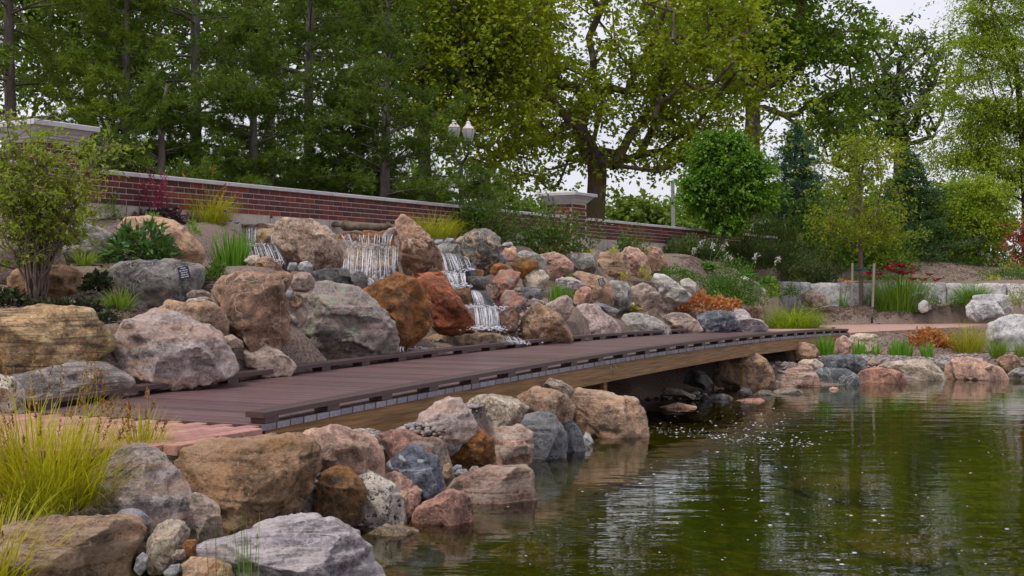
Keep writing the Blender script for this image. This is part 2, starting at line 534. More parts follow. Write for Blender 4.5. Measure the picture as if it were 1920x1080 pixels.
M_DECK = plain('deck_board', (.105, .056, .058), .40, .22, 9, .3, .002, .5, island=.3, stretch=(1, 12, 12))
M_RAIL = plain('rail', (.066, .034, .033), .45, .25, 9, .3, .002, .5, stretch=(12, 1, 12))
M_END = plain('board_end', (.24, .225, .26), .7, .2, 40, island=.18)  # brown boards' cut ends: grey-lavender light of the sky painted into their colour
M_BEAM = plain('beam', (.25, .14, .06), .7, .45, 3, .4, .004, .35, stretch=(.6, .6, 22))
M_PAVER = plain('paver', (.36, .185, .155), .85, .2, 24, .3, .003, .3, island=.22)
M_PATH = plain('path_paving', (.40, .235, .20), .9, .14, 16, .2, .003)
M_SOIL = plain('soil', (.06, .042, .032), .95, .4, 30)
M_STAKE = plain('stake', (.26, .22, .19), .85, .25, 20, stretch=(4, 4, .5))
M_TIE = plain('tie', (.01, .16, .13), .5, .1)
M_BLACK = plain('black_metal', (.02, .021, .024), .4, .2)
M_GALV = plain('grey_post', (.33, .33, .36), .6, .15)
M_LWHITE = plain('lamp_white', (.62, .60, .62), .4, .1)
M_GOLD = plain('lamp_gold', (.45, .27, .09), .4, .2)
M_SIGN = plain('sign_plate', (.012, .014, .032), .4, .15)
M_TEXT = plain('sign_text', (.75, .75, .8), .6, .05)
M_BENCHW = plain('pale_board', (.55, .55, .58), .6, .1)

def lamp_glass():
    m, ns, ls, bs = new_mat('lamp_glass')
    bs.inputs['Base Color'].default_value = (.72, .72, .76, 1)
    bs.inputs['Roughness'].default_value = .25
    tr = ns.new('ShaderNodeBsdfTranslucent'); tr.inputs['Color'].default_value = (.75, .75, .8, 1)
    ms = ns.new('ShaderNodeMixShader'); ms.inputs[0].default_value = .45
    ls.new(bs.outputs[0], ms.inputs[1]); ls.new(tr.outputs[0], ms.inputs[2]); ls.new(ms.outputs[0], ns['Material Output'].inputs['Surface'])
    return m
M_GLASS = lamp_glass()

def ground_material():
    m, ns, ls, bs = new_mat('ground')
    geo = ns.new('ShaderNodeNewGeometry')
    v = geo.outputs['Position']
    n1 = noise(ns, ls, v, 45, 5, .7)
    n2 = noise(ns, ls, v, 1.6, 4, .6)
    col = mixc(ns, ls, ramp(ns, ls, n1, .3, .7), (.085, .06, .048), (.33, .24, .195))
    col = mixc(ns, ls, ramp(ns, ls, n2, .4, .65, 0, .4), col, (.17, .12, .097))
    sp = ns.new('ShaderNodeSeparateXYZ'); ls.new(v, sp.inputs[0])
    # submerged bed: stones under green algae
    vo = nod(ns, 'ShaderNodeTexVoronoi', Scale=5.5); ls.new(v, vo.inputs['Vector'])
    n3 = noise(ns, ls, v, 3.0, 4, .6, .5)
    bed = mixc(ns, ls, ramp(ns, ls, vo.outputs['Distance'], .1, .6), (.26, .235, .03), (.09, .10, .010))
    bed = mixc(ns, ls, ramp(ns, ls, n3, .4, .65, 0, .75), bed, (.10, .115, .012))
    col = mixc(ns, ls, ramp(ns, ls, sp.outputs['Z'], .01, -.06), col, bed)
    # lawn far behind the wall
    col = mixc(ns, ls, ramp(ns, ls, sp.outputs['Y'], 36, 44), col, (.04, .07, .015))
    ls.new(col, bs.inputs['Base Color'])
    bs.inputs['Roughness'].default_value = .95
    b = nod(ns, 'ShaderNodeBump', Strength=.9, Distance=.03); ls.new(n1, b.inputs['Height']); ls.new(b.outputs[0], bs.inputs['Normal'])
    return m
M_GROUND = ground_material()

def water_material(name, tint, fres_ior=1.33, s1=3.0, strength=.25, rough=.015, gloss_col=(1, 1, 1)):
    m, ns, ls, bs = new_mat(name)
    ns.remove(bs)
    geo = ns.new('ShaderNodeNewGeometry')
    v = geo.outputs['Position']
    mp = ns.new('ShaderNodeMapping'); mp.inputs['Scale'].default_value = (.55, 1.5, 1); ls.new(v, mp.inputs[0])
    n1 = noise(ns, ls, mp.outputs[0], s1, 3, .5, .4)
    n2 = noise(ns, ls, mp.outputs[0], s1 * 4.2, 2, .5, .3)
    b = nod(ns, 'ShaderNodeBump', Strength=strength, Distance=.06); ls.new(n1, b.inputs['Height'])
    b2 = nod(ns, 'ShaderNodeBump', Strength=strength * .5, Distance=.02); ls.new(n2, b2.inputs['Height']); ls.new(b.outputs[0], b2.inputs['Normal'])
    fr = nod(ns, 'ShaderNodeFresnel', IOR=fres_ior); ls.new(b2.outputs[0], fr.inputs['Normal'])
    gl = nod(ns, 'ShaderNodeBsdfGlossy', Roughness=rough, Color=c4(gloss_col)); ls.new(b2.outputs[0], gl.inputs['Normal'])
    tr = nod(ns, 'ShaderNodeBsdfTransparent', Color=c4(tint))
    ms = ns.new('ShaderNodeMixShader')
    ls.new(fr.outputs[0], ms.inputs[0]); ls.new(tr.outputs[0], ms.inputs[1]); ls.new(gl.outputs[0], ms.inputs[2])
    ls.new(ms.outputs[0], ns['Material Output'].inputs['Surface'])
    return m
M_WATER = water_material('pond_water', (.50, .50, .22), s1=1.9, strength=.1)
M_STREAM = water_material('stream_water', (.75, .72, .62), s1=7, strength=.8, rough=.06)

def white_water():
    m, ns, ls, bs = new_mat('white_water')
    bs.inputs['Base Color'].default_value = (.80, .80, .88, 1)
    bs.inputs['Roughness'].default_value = .25
    tr = ns.new('ShaderNodeBsdfTransparent')
    ms = ns.new('ShaderNodeMixShader'); ms.inputs[0].default_value = .42
    ls.new(bs.outputs[0], ms.inputs[1]); ls.new(tr.outputs[0], ms.inputs[2]); ls.new(ms.outputs[0], ns['Material Output'].inputs['Surface'])
    return m
M_WHITE = white_water()
# ------------------------------------------------------------------ the boulders: label, material, pixels per metre, outline, options
ROCKS = []
def K(label, mat, ppm, *xy, **o):
    ROCKS.append((label, mat, ppm, np.array(xy, float).reshape(-1, 2), o))
S = dict(sink=.16)
# bank above the boardwalk, from the tall shrub to the falls
K('grey boulder behind the stems of the tall shrub, under the wall', 'grey', 180, 60,425, 95,412, 125,409, 160,414, 195,428, 213,440, 216,470, 190,482, 125,492, 90,470)
K('tan boulder cut by the edge behind the tall shrub', 'tangrey', 195, -30,440, 0,428, 50,428, 100,445, 124,480, 128,497, 60,500, 0,492, -30,480)
K('tan domed boulder behind the spotted leafy plant', 'tan', 178, 218,420, 235,408, 275,405, 315,410, 340,425, 365,448, 386,468, 381,488, 330,494, 260,490, 225,455)
K('brown boulder at the foot of the tall shrub', 'brown', 208, 14,525, 25,506, 60,499, 110,498, 150,502, 160,520, 168,547, 140,558, 80,560, 25,550)
K('dark grey boulder carrying the small notice by the spotted plant', 'mottled', 203, 203,507, 225,490, 280,486, 330,488, 372,493, 388,502, 388,530, 360,552, 330,567, 280,577, 250,575, 215,535, key=1)
K('long brown slab in thin layers, at the frame edge under the shrub', 'banded', 247, -60,585, 0,578, 60,575, 120,578, 175,583, 192,600, 212,625, 217,648, 180,668, 100,681, 40,689, -60,692, flat=1)
K('low grey striped slab beside the boardwalk kerb, under the layered slab', 'bandedgrey', 256, -30,715, 60,692, 130,680, 200,682, 235,700, 263,720, 230,737, 150,750, 60,768, -20,762, flat=1)
K('pale speckled boulder at the frame edge by the kerb end', 'speckled', 276, -60,715, -20,702, 0,704, 22,710, 38,721, 51,747, 47,772, 0,785, -60,780)
K('big pinkish grey boulder swirled with pale bands beside the kerb', 'gneiss', 236, 219,655, 221,612, 231,600, 252,596, 288,581, 322,584, 362,600, 400,607, 426,632, 446,672, 450,692, 400,710, 300,722, 250,722, 228,695, big=1)
K('tan lumpy boulder behind the big swirled boulder', 'tan', 222, 256,598, 288,578, 314,563, 330,565, 352,572, 395,568, 416,580, 426,605, 424,635, 380,645, 268,645)
K('flat tan stone lying on the lumpy tan boulder', 'tanwhite', 214, 344,569, 354,560, 385,557, 404,563, 404,575, 350,578)
K('small smooth brown stone under the notice boulder', 'cobble', 208, 350,551, 360,544, 380,543, 394,549, 394,556, 370,560, 351,558, small=1)
K('large brown boulder with pale veins left of the stacked cobbles', 'brownpink', 212, 399,545, 415,520, 448,510, 475,508, 500,513, 532,506, 552,513, 546,532, 534,552, 543,588, 542,634, 527,655, 470,660, 432,645, 424,590, big=1)
K('small flat brown stone between the swirled and the veined boulder', 'cobble', 226, 420,631, 435,627, 456,640, 457,652, 432,655, small=1)
K('low tan boulder below the veined boulder at the kerb', 'tangrey', 214, 438,657, 467,646, 500,648, 530,662, 558,683, 545,697, 450,705, 438,685)
K('round tan cobble wedged on top of the cobble stack', 'cobble', 193, 543,530, 548,516, 565,509, 582,512, 592,525, 590,540, 575,548, 550,546, small=1)
K('small dark stone under the round tan cobble', 'darkgrey', 194, 531,553, 538,543, 550,545, 553,556, 542,563, small=1)
K('pale tan cobble in the middle of the stack', 'tan', 193, 540,566, 555,551, 567,555, 571,565, 560,577, 547,578, small=1)
K('little tan stone right of the pale cobble in the stack', 'cobble', 190, 562,553, 572,550, 578,560, 574,570, 565,563, small=1)
K('long leaning cobble in the gap beside the lichen boulder', 'tangrey', 192, 542,611, 545,592, 560,572, 572,566, 579,580, 575,601, 562,618, 549,620, small=1)
K('small tan stone below the leaning cobble', 'cobble', 194, 540,622, 552,617, 561,626, 558,635, 542,635, small=1)
K('tan stone at the foot of the cobble stack', 'tan', 196, 537,637, 555,634, 561,650, 557,664, 540,657, small=1)
K('big grey boulder patched with green lichen by the kerb', 'lichenrock', 184, 575,556, 582,533, 597,527, 625,530, 670,541, 707,568, 742,602, 753,632, 751,655, 735,672, 683,680, 600,690, 572,685, 561,645, 566,612, 580,572, big=1)
K('round granite boulder between the two upper falls', 'granite', 156, 517,417, 526,404, 550,409, 585,411, 612,426, 630,445, 651,475, 646,492, 630,502, 587,500, 545,498, 535,475, 519,452, big=1)
K('low dark wet boulder under the granite boulder', 'wetdark', 166, 586,510, 610,503, 650,505, 668,520, 674,545, 650,548, 600,532)
K('small dark wet boulder at the foot of the middle fall', 'wetdark', 167, 656,518, 675,507, 690,520, 690,542, 675,550, 662,540)
K('tall brown boulder leaning right of the middle fall', 'brownpink', 148, 740,418, 755,402, 770,410, 805,440, 825,477, 836,512, 812,520, 775,516, 754,503, 748,462, big=1)
K('rust brown boulder standing in front of the falls', 'rust', 170, 677,547, 712,525, 745,509, 770,517, 790,537, 807,565, 810,607, 798,632, 770,650, 753,645, 742,600, 707,567, big=1)
K('red boulder right of the rust boulder by the cascade', 'red', 160, 777,519, 807,516, 835,522, 850,542, 870,570, 892,600, 894,618, 852,620, 822,618, 808,600, 800,560, 785,532, big=1)
K('thin dark red slab under the leaning brown boulder', 'red', 155, 772,514, 830,509, 838,518, 800,526, 772,522, flat=1)
K('dark brown block at the elbow of the cascade', 'rustdark', 156, 851,541, 882,539, 884,560, 872,581, 862,575, small=1)
K('dark upright boulder looped with orange veins right of the cascade', 'veined', 133, 865,472, 872,445, 890,430, 910,428, 930,437, 940,457, 936,482, 920,505, 911,512, 887,502, 873,488, key=1)
K('small orange tan stone leaning against the veined dark boulder', 'tan', 136, 865,486, 870,480, 880,484, 881,494, 872,497, small=1)
K('pink stone between the veined dark boulder and the rusty one', 'pink', 128, 941,476, 948,462, 958,459, 968,465, 972,480, 965,492, 949,490, small=1)
K('blue grey cobble on top beside the veined dark boulder', 'cobblegrey', 130, 938,462, 945,455, 958,453, 963,459, 955,465, small=1)
K('dark cobble under the blue grey cobble', 'darkgrey', 133, 929,492, 932,480, 942,478, 951,487, 948,497, 936,497, small=1)
K('dark rust boulder with a flat top under the leafy bush', 'rustdark', 126, 955,493, 970,484, 992,482, 1010,491, 1012,503, 990,516, 972,514)
K('grey boulder tucked behind the dark rust boulder', 'grey', 122, 969,476, 976,470, 1000,473, 1021,483, 1027,502, 1010,512, 985,505)
K('pink boulder below the yellow hostas', 'pink', 118, 1008,480, 1018,475, 1040,472, 1057,480, 1076,497, 1073,507, 1045,518, 1020,512)
K('grey boulder with a brown end below the yellow hostas', 'grey', 113, 1061,481, 1070,471, 1088,474, 1115,475, 1122,496, 1111,511, 1085,511, 1074,497)
K('small rusty stone right of the cascade top', 'rust', 137, 918,511, 925,497, 937,492, 952,499, 953,509, 932,520, small=1)
K('red boulder with a grey flat top right of the cascade', 'redgrey', 138, 924,525, 937,507, 960,504, 975,512, 973,526, 965,537, 941,562, 930,570, 911,567, 916,547)
K('light tan boulder right of the grey topped red boulder', 'tanwhite', 126, 979,518, 1005,505, 1020,507, 1032,522, 1023,539, 1002,542, 981,535)
K('upright dark red block at the foot of the cascade', 'redgrey', 144, 936,567, 949,545, 962,547, 985,562, 973,587, 971,612, 960,624, 936,617)
K('large tan brown boulder leaning over the boardwalk kerb', 'tan', 144, 974,617, 977,597, 992,575, 1007,565, 1022,571, 1050,592, 1073,627, 1070,640, 1030,645, 985,645, big=1)
K('tan stone sitting between the leaning and the pale boulder', 'tangrey', 136, 1022,573, 1045,560, 1062,554, 1073,562, 1076,577, 1062,594, 1038,587)
K('pale pink boulder flecked with black beside the kerb', 'palepink', 128, 1074,577, 1100,569, 1120,572, 1145,594, 1163,612, 1166,630, 1090,638, 1080,615, big=1)
K('low dark stone behind the small iris clump', 'darkgrey', 131, 977,541, 1000,537, 1018,545, 1019,555, 1000,559, 983,552)
K('lilac grey boulder behind the iris clump', 'greylilac', 120, 1039,524, 1052,519, 1077,522, 1103,535, 1101,545, 1065,547, 1045,538)
K('brown round boulder below the second notice', 'pinkbrown', 122, 1079,547, 1095,537, 1107,540, 1111,560, 1100,572, 1080,575, 1076,561)
K('tan boulder carrying the second small notice', 'tan', 115, 1069,514, 1080,507, 1100,510, 1130,518, 1146,530, 1152,550, 1151,568, 1130,575, 1110,570, 1104,542, 1085,525, key=1)
K('grey and white boulder right of the notice boulder', 'whitegrey', 113, 1142,527, 1160,524, 1177,531, 1188,550, 1183,569, 1165,578, 1148,572, 1148,547)
K('grey brown boulder right of the grey and white one', 'tangrey', 110, 1181,538, 1207,529, 1227,540, 1241,555, 1233,568, 1205,579, 1189,572)
K('pale streaked boulder leaning beside the round green shrub', 'whitegrey', 105, 1221,528, 1227,515, 1245,516, 1270,532, 1296,552, 1287,563, 1255,570, 1238,552)
K('grey boulder half under the round green shrub', 'grey', 102, 1274,527, 1292,520, 1306,532, 1314,549, 1300,558, 1281,545)
K('slanted tan boulder with white streaks near the wall', 'bandedtan', 103, 1121,494, 1127,476, 1145,471, 1172,476, 1183,500, 1184,517, 1130,520, key=1)
K('tall pinkish tan boulder near the wall', 'pink', 100, 1158,478, 1180,463, 1200,469, 1213,485, 1221,508, 1202,516, 1182,510)
K('brown topped boulder beside the hosta flowers', 'brownpink', 97, 1202,467, 1220,461, 1238,466, 1246,482, 1256,498, 1248,508, 1220,511, 1211,490)
K('long thin dark stone lying on the mulch', 'darkgrey', 122, 1106,570, 1120,566, 1150,576, 1163,582, 1156,589, 1130,585, small=1)
K('broad grey boulder by the kerb, front row', 'grey', 117, 1164,622, 1170,590, 1185,586, 1215,588, 1240,600, 1260,617, 1250,632, 1180,634)
K('grey tan boulder in the kerb row, behind the broad grey one', 'tangrey', 111, 1236,594, 1260,587, 1295,591, 1311,605, 1319,617, 1300,626, 1255,626)
K('dark blue boulder in the row by the kerb', 'darkblue', 107, 1303,592, 1327,583, 1360,583, 1378,592, 1387,610, 1360,621, 1315,621)
K('blue grey boulder at the end of the kerb', 'greylilac', 102, 1354,584, 1377,578, 1395,580, 1408,596, 1430,600, 1443,612, 1430,619, 1385,620)
K('small orange tan boulder beside the lime grass mound', 'tan', 97, 1397,579, 1405,570, 1418,567, 1431,578, 1430,592, 1405,592)
K('swirled cream boulder behind the lime grass mound', 'tanwhite', 81, 1501,552, 1515,543, 1535,546, 1553,557, 1557,568, 1530,572, 1505,570)
K('grey stone half buried above the round green shrub', 'whitegrey', 93, 1384,523, 1395,517, 1415,527, 1437,543, 1428,550, 1400,543)
# right-hand limestone pieces
K('pale square limestone block in front of the long limestone block', 'limestone', 88, 1811,572, 1822,563, 1865,565, 1878,577, 1884,592, 1840,598, 1811,592, block=1)
K('long limestone block behind the pale square one', 'limestone', 84, 1824,556, 1840,552, 1896,553, 1901,584, 1880,590, 1828,585, block=1)
K('small white limestone lump at the foot of the daylilies', 'limestone', 84, 1722,570, 1732,562, 1740,566, 1741,584, 1728,587, 1721,580, small=1)
K('grey limestone block among the daylily leaves', 'limestone', 80, 1697,552, 1718,547, 1746,548, 1747,577, 1700,580, block=1)
K('huge pale limestone boulder at the frame edge', 'limestone', 103, 1845,642, 1851,607, 1880,592, 1935,591, 1970,612, 1970,668, 1900,676, 1855,668, big=1)
# far pond shore
K('big tan boulder streaked orange at the stream mouth', 'tan', 133, 1336,712, 1339,686, 1360,664, 1390,660, 1415,663, 1436,675, 1451,697, 1454,714, 1425,722, 1360,720, big=1, **S)
K('tan boulder under the far end of the boardwalk', 'tan', 117, 1470,659, 1477,644, 1500,640, 1525,648, 1540,660, 1538,671, 1500,675, 1476,672)
K('low cream stone below the tan boulder', 'tanwhite', 123, 1493,682, 1505,674, 1530,673, 1547,684, 1533,693, 1512,693)
K('pinkish tan boulder at the waterline by the black one', 'pinkbanded', 131, 1463,719, 1477,695, 1500,686, 1522,685, 1533,705, 1542,728, 1512,732, **S)
K('dark slate block with a white vein on the shore', 'slate', 123, 1534,674, 1570,664, 1602,664, 1627,675, 1623,688, 1607,703, 1575,694, 1541,688, block=1)
K('smooth dark grey boulder at the waterline', 'slate', 128, 1526,696, 1542,689, 1585,690, 1611,705, 1618,722, 1587,728, 1536,726, smoothr=1, **S)
K('pink brown knobbly boulder at the waterline', 'pinkbrown', 127, 1608,703, 1622,692, 1653,690, 1688,697, 1703,711, 1700,722, 1650,726, 1615,722, **S)
K('long pale tan slab at the waterline', 'tanwhite', 122, 1641,692, 1664,679, 1719,673, 1748,676, 1761,689, 1777,712, 1740,718, 1690,716, block=1, **S)
K('big pink boulder at the waterline near the frame edge', 'pink', 122, 1769,702, 1773,682, 1787,671, 1813,668, 1839,675, 1872,686, 1891,703, 1888,714, 1830,718, 1780,716, big=1, **S)
K('small grey boulder wedged behind the pink waterline boulder', 'grey', 118, 1748,680, 1757,673, 1776,675, 1776,695, 1762,695, small=1)
K('round rusty brown boulder on the shore near the frame edge', 'brownpink', 115, 1865,675, 1881,666, 1905,666, 1916,682, 1912,693, 1875,692)
K('greenish grey boulder at the waterline, cut by the frame edge', 'grey', 122, 1886,714, 1892,700, 1905,692, 1940,688, 1970,700, 1970,722, 1900,724, **S)
K('small brown flat stone behind the knobbly boulder', 'cobble', 120, 1625,681, 1636,671, 1652,674, 1651,684, 1635,688, small=1)
K('pale rounded boulder behind the iris tufts', 'tanwhite', 109, 1590,642, 1595,630, 1612,625, 1640,627, 1653,637, 1648,657, 1600,660)
K('pink boulder behind the first iris tuft', 'pink', 112, 1563,661, 1567,636, 1582,629, 1601,640, 1599,660, 1580,668)
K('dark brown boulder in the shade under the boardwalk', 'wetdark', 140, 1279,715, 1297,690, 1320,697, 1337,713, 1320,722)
# stones in the stream mouth
K('flat grey stone in the stream mouth under the boardwalk', 'wet', 151, 1240,733, 1250,725, 1275,729, 1306,742, 1302,750, 1246,742, flat=1, small=1)
K('dark wet stone in the middle of the stream mouth', 'wetdark', 148, 1321,748, 1340,740, 1357,737, 1376,746, 1370,754, 1330,754, flat=1, small=1)
K('low red stone at the edge of the bubbles', 'pinkbrown', 151, 1374,753, 1395,748, 1425,746, 1441,755, 1428,764, 1385,762, flat=1, small=1)
K('grey stone in the water beside the big tan boulder', 'wet', 141, 1448,734, 1465,728, 1483,725, 1508,735, 1500,743, 1455,742, flat=1, small=1)
K('reddish flat stone in the shallow stream', 'pinkbrown', 160, 1233,765, 1270,755, 1308,762, 1303,772, 1240,774, flat=1, small=1)
K('small black stone in the row across the stream mouth', 'wetdark', 147, 1382,735, 1392,726, 1406,728, 1412,740, 1395,746, small=1)
K('long low brown stone in the row across the stream mouth', 'wet', 143, 1410,742, 1425,732, 1445,732, 1455,742, 1435,748, small=1)
K('small pink stone in the water by the smooth dark boulder', 'pink', 136, 1554,729, 1562,725, 1572,727, 1573,733, 1560,734, small=1)
# near bank between the boardwalk and the pond
K('layered tan boulder at the tip of the near bank', 'bandedtan', 198, 1062,738, 1086,729, 1117,731, 1162,744, 1193,751, 1219,784, 1222,806, 1162,824, 1117,830, 1092,812, 1076,780, big=1, **S)
K('tan rounded boulder left of the layered tip boulder', 'tan', 222, 964,745, 1004,727, 1032,729, 1063,741, 1081,762, 1071,783, 1040,790, 992,776)
K('small pinkish grey boulder against the boardwalk beam', 'cobble', 208, 1013,726, 1032,709, 1057,716, 1076,731, 1070,745, 1030,745)
K('greyish boulder crossed by white veins', 'tanwhite', 238, 871,757, 897,742, 925,740, 970,748, 992,765, 972,787, 950,800, 917,796, 889,774)
K('grey tan boulder with a sharp peak beside the gravel', 'gneiss', 264, 765,806, 793,776, 838,748, 860,745, 880,765, 896,797, 892,809, 835,838, 798,824, big=1)
K('dark grey folded boulder at the waterline', 'darkgrey', 227, 960,792, 1004,774, 1032,773, 1055,793, 1067,827, 1064,843, 1010,856, 996,838, 980,812, **S)
K('smaller dark grey boulder right of the folded one', 'darkgrey', 218, 1046,785, 1069,783, 1086,804, 1099,829, 1090,842, 1064,845, 1055,815, **S)
K('small white stone beside the layered tip boulder', 'limestone', 210, 1091,822, 1098,810, 1107,815, 1113,830, 1104,842, 1094,840, small=1)
K('pinkish tan boulder above the still water, next to the folded boulder', 'pinkbanded', 240, 895,806, 934,797, 970,797, 998,810, 1004,835, 999,855, 962,869, 920,875, 908,840, **S)
K('orange rust boulder in the middle of the near bank', 'rust', 262, 825,851, 835,838, 869,821, 903,805, 922,821, 928,858, 905,873, 869,878, 838,870)
K('red pink boulder under the peaked boulder', 'redgrey', 292, 698,815, 734,807, 765,809, 793,819, 824,822, 832,836, 823,852, 790,868, 728,875, 700,850)
K('rough pink boulder behind the big brown one', 'pink', 312, 556,820, 577,804, 620,800, 670,809, 702,816, 721,847, 727,882, 695,892, 640,892, 590,885, big=1)
K('dark blue grey boulder in the near bank', 'darkblue', 301, 726,871, 745,852, 773,833, 793,837, 818,858, 830,883, 833,916, 813,935, 788,943, 765,910, 745,890, big=1)
K('huge brown boulder with a flat top in front of the pavers', 'brown', 342, 325,872, 345,838, 382,829, 470,825, 560,815, 592,827, 606,845, 606,882, 596,912, 571,948, 532,973, 470,985, 418,994, 390,950, 350,905, big=1)
K('rust stained round boulder right of the huge brown one', 'rustdark', 326, 603,890, 627,871, 652,874, 671,895, 683,920, 681,966, 635,984, 599,968, 589,942, 596,915, big=1)
K('black and white speckled boulder at the water', 'speckled', 314, 657,879, 680,875, 710,889, 740,912, 756,947, 764,971, 756,986, 682,1003, 668,978, 672,930, big=1, **S)
K('tan rounded boulder between the speckled and the blue grey one', 'pink', 306, 712,893, 740,885, 775,899, 790,920, 783,947, 762,970, 745,960, 735,925)
K('pink brown boulder lying low at the waterline', 'pinkbrown', 314, 773,960, 793,942, 852,917, 872,921, 887,942, 889,965, 841,979, 793,985, **S)
K('long pink slab jutting into the water', 'pinkbanded', 284, 830,911, 905,877, 996,872, 1009,894, 1010,924, 953,930, 880,930, 835,928, flat=1, **S)
K('peaked pinkish grey boulder beside the yellow grass', 'gneiss', 362, 163,945, 180,895, 190,877, 217,855, 237,841, 270,843, 307,859, 330,885, 350,925, 365,962, 379,1003, 350,1025, 270,1030, 200,985, big=1)
K('small upright tan stone leaning against the huge brown boulder', 'tangrey', 368, 355,934, 367,926, 385,931, 411,952, 420,1006, 390,1017, 372,1000)
K('broad tan and grey boulder cut by the bottom frame edge', 'bandedtan', 400, -60,1000, 0,990, 50,981, 137,979, 225,969, 263,972, 280,995, 269,1037, 248,1090, 180,1120, 0,1120, -60,1090, big=1)
K('rough white stone between the big foreground boulders', 'tanwhite', 392, 268,1037, 280,1005, 300,985, 322,974, 351,984, 355,995, 346,1028, 322,1048, 280,1056)
K('large lilac grey boulder with fine bands at the bottom', 'greylilac', 392, 364,1022, 420,1005, 495,980, 557,969, 595,969, 632,984, 690,1018, 714,1047, 733,1072, 737,1100, 650,1150, 450,1150, 360,1080, big=1)
K('small rusty orange block beside the white stone', 'rust', 398, 342,1021, 350,1012, 368,1012, 369,1047, 345,1045, small=1)
K('little pale round stone below the rusty block', 'cobble', 402, 321,1042, 330,1031, 345,1031, 349,1045, 338,1051, 324,1049, small=1)
K('lilac oval cobble at the bottom beside the broad boulder', 'cobblegrey', 402, 250,1068, 256,1045, 268,1035, 279,1045, 277,1065, 262,1081, small=1)
K('smooth blue grey cobble at the bottom', 'cobblegrey', 408, 306,1073, 320,1060, 338,1057, 343,1066, 332,1082, 312,1086, small=1)
K('tan flat stone at the bottom beside the banded boulder', 'tan', 405, 340,1060, 360,1047, 390,1046, 430,1062, 440,1090, 390,1110, 345,1095)
K('round brown cobble on the mulch', 'cobble', 372, 147,965, 155,950, 168,944, 183,952, 189,966, 178,977, 155,977, small=1)
K('small brown cobble left of the round one', 'cobble', 374, 128,972, 135,958, 147,955, 150,968, 142,978, small=1)
K('small grey cobble at the edge of the grass', 'cobblegrey', 370, 122,956, 130,947, 144,946, 149,955, 138,961, small=1)
K('grey rounded cobble below the peaked boulder', 'cobblegrey', 380, 215,965, 228,955, 248,952, 266,959, 279,971, 275,983, 230,984, small=1)
K('flat tan stone just under the water by the speckled boulder', 'wettan', 328, 668,1008, 707,990, 757,985, 789,996, 784,1013, 720,1042, 680,1035, flat=1)
K('round tan cobble behind the pink slab', 'tan', 278, 827,888, 832,872, 842,868, 848,882, 845,898, 833,902, small=1)
K('grey oval cobble on the pink slab', 'cobblegrey', 278, 850,890, 858,880, 874,879, 883,888, 876,897, 856,898, small=1)
K('little pinkish cobble beside the grey oval one', 'cobble', 274, 879,881, 886,874, 896,874, 900,882, 892,888, 882,887, small=1)
K('small dark cobble behind the grey oval one', 'darkgrey', 276, 847,878, 855,871, 866,872, 866,881, 852,884, small=1)
K('grey cobble wedged between the speckled boulder and the brown one', 'cobblegrey', 330, 652,1000, 662,990, 675,995, 677,1006, 662,1010, small=1)
# ledges of the falls
K('brown ledge block beside the narrow fall', 'wettan', 146, 482,428, 515,427, 518,455, 500,462, 483,458, block=1)
K('thin flat capstone over the narrow fall', 'tangrey', 145, 436,424, 470,420, 515,419, 521,424, 510,429, 440,430, flat=1)
K('wet brown ledge behind the top of the narrow fall', 'wet', 143, 455,430, 486,430, 488,470, 460,470, block=1)
K('dark wet boulder under the narrow fall', 'wetdark', 150, 455,470, 490,455, 520,458, 542,490, 545,510, 470,510)
K('small pale stone at the top beside the iris clump', 'tanwhite', 150, 372,425, 385,412, 405,403, 420,405, 424,418, 400,432, 380,440)
K('orange stone under the granite boulder beside the cobbles', 'tan', 172, 472,500, 480,485, 500,480, 525,495, 535,508, 500,515)
K('pale small stone at the granite boulder foot', 'tanwhite', 172, 455,490, 466,480, 485,478, 490,488, 470,500, small=1)
K('small grey cobble at the foot of the granite boulder', 'cobblegrey', 175, 537,507, 542,493, 556,492, 560,502, 550,509, small=1)
K('round grey cobble at the foot of the granite boulder', 'cobblegrey', 174, 556,505, 563,492, 576,489, 588,498, 587,513, 570,516, small=1)
K('little tan cobble near the veined boulder top', 'cobble', 180, 478,507, 490,502, 503,505, 506,513, 492,516, small=1)
K('rusty ledge stone at the lip of the middle fall', 'rust', 138, 636,436, 690,434, 738,436, 742,462, 690,466, 638,464, block=1)
K('brown stepped ledge behind the middle fall', 'wettan', 145, 650,464, 700,460, 748,464, 752,535, 700,540, 645,535, block=1)
K('mossy stone at the corner of the middle fall', 'tangrey', 140, 718,440, 728,428, 742,425, 748,438, 735,446, small=1)
K('flat grey slab at the top of the cascade', 'grey', 134, 818,460, 835,456, 862,458, 864,472, 822,474, block=1)
K('pale oval cobble at the top of the cascade', 'cobblegrey', 133, 811,456, 818,449, 830,449, 833,457, 820,461, small=1)
K('second pale cobble at the top of the cascade', 'cobblegrey', 132, 832,454, 838,446, 850,446, 854,456, 842,460, small=1)
K('brown cobble left of the veined dark boulder', 'cobble', 130, 852,452, 862,443, 875,442, 878,455, 860,460, small=1)
K('thin red slab across the cascade', 'rust', 142, 869,512, 880,505, 906,507, 908,514, 885,518, flat=1)
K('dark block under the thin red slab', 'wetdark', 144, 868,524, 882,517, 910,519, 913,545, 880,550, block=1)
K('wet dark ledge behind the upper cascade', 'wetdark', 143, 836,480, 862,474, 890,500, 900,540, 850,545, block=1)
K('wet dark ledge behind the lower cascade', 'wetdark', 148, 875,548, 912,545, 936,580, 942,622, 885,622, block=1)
K('broad flat wet shelf at the foot of the cascade', 'wettan', 153, 765,655, 800,632, 850,622, 935,625, 965,642, 940,662, 800,675, flat=1)
K('flat wet stone under the kerb at the cascade foot', 'wettan', 152, 870,640, 900,634, 945,636, 950,655, 880,660, flat=1)
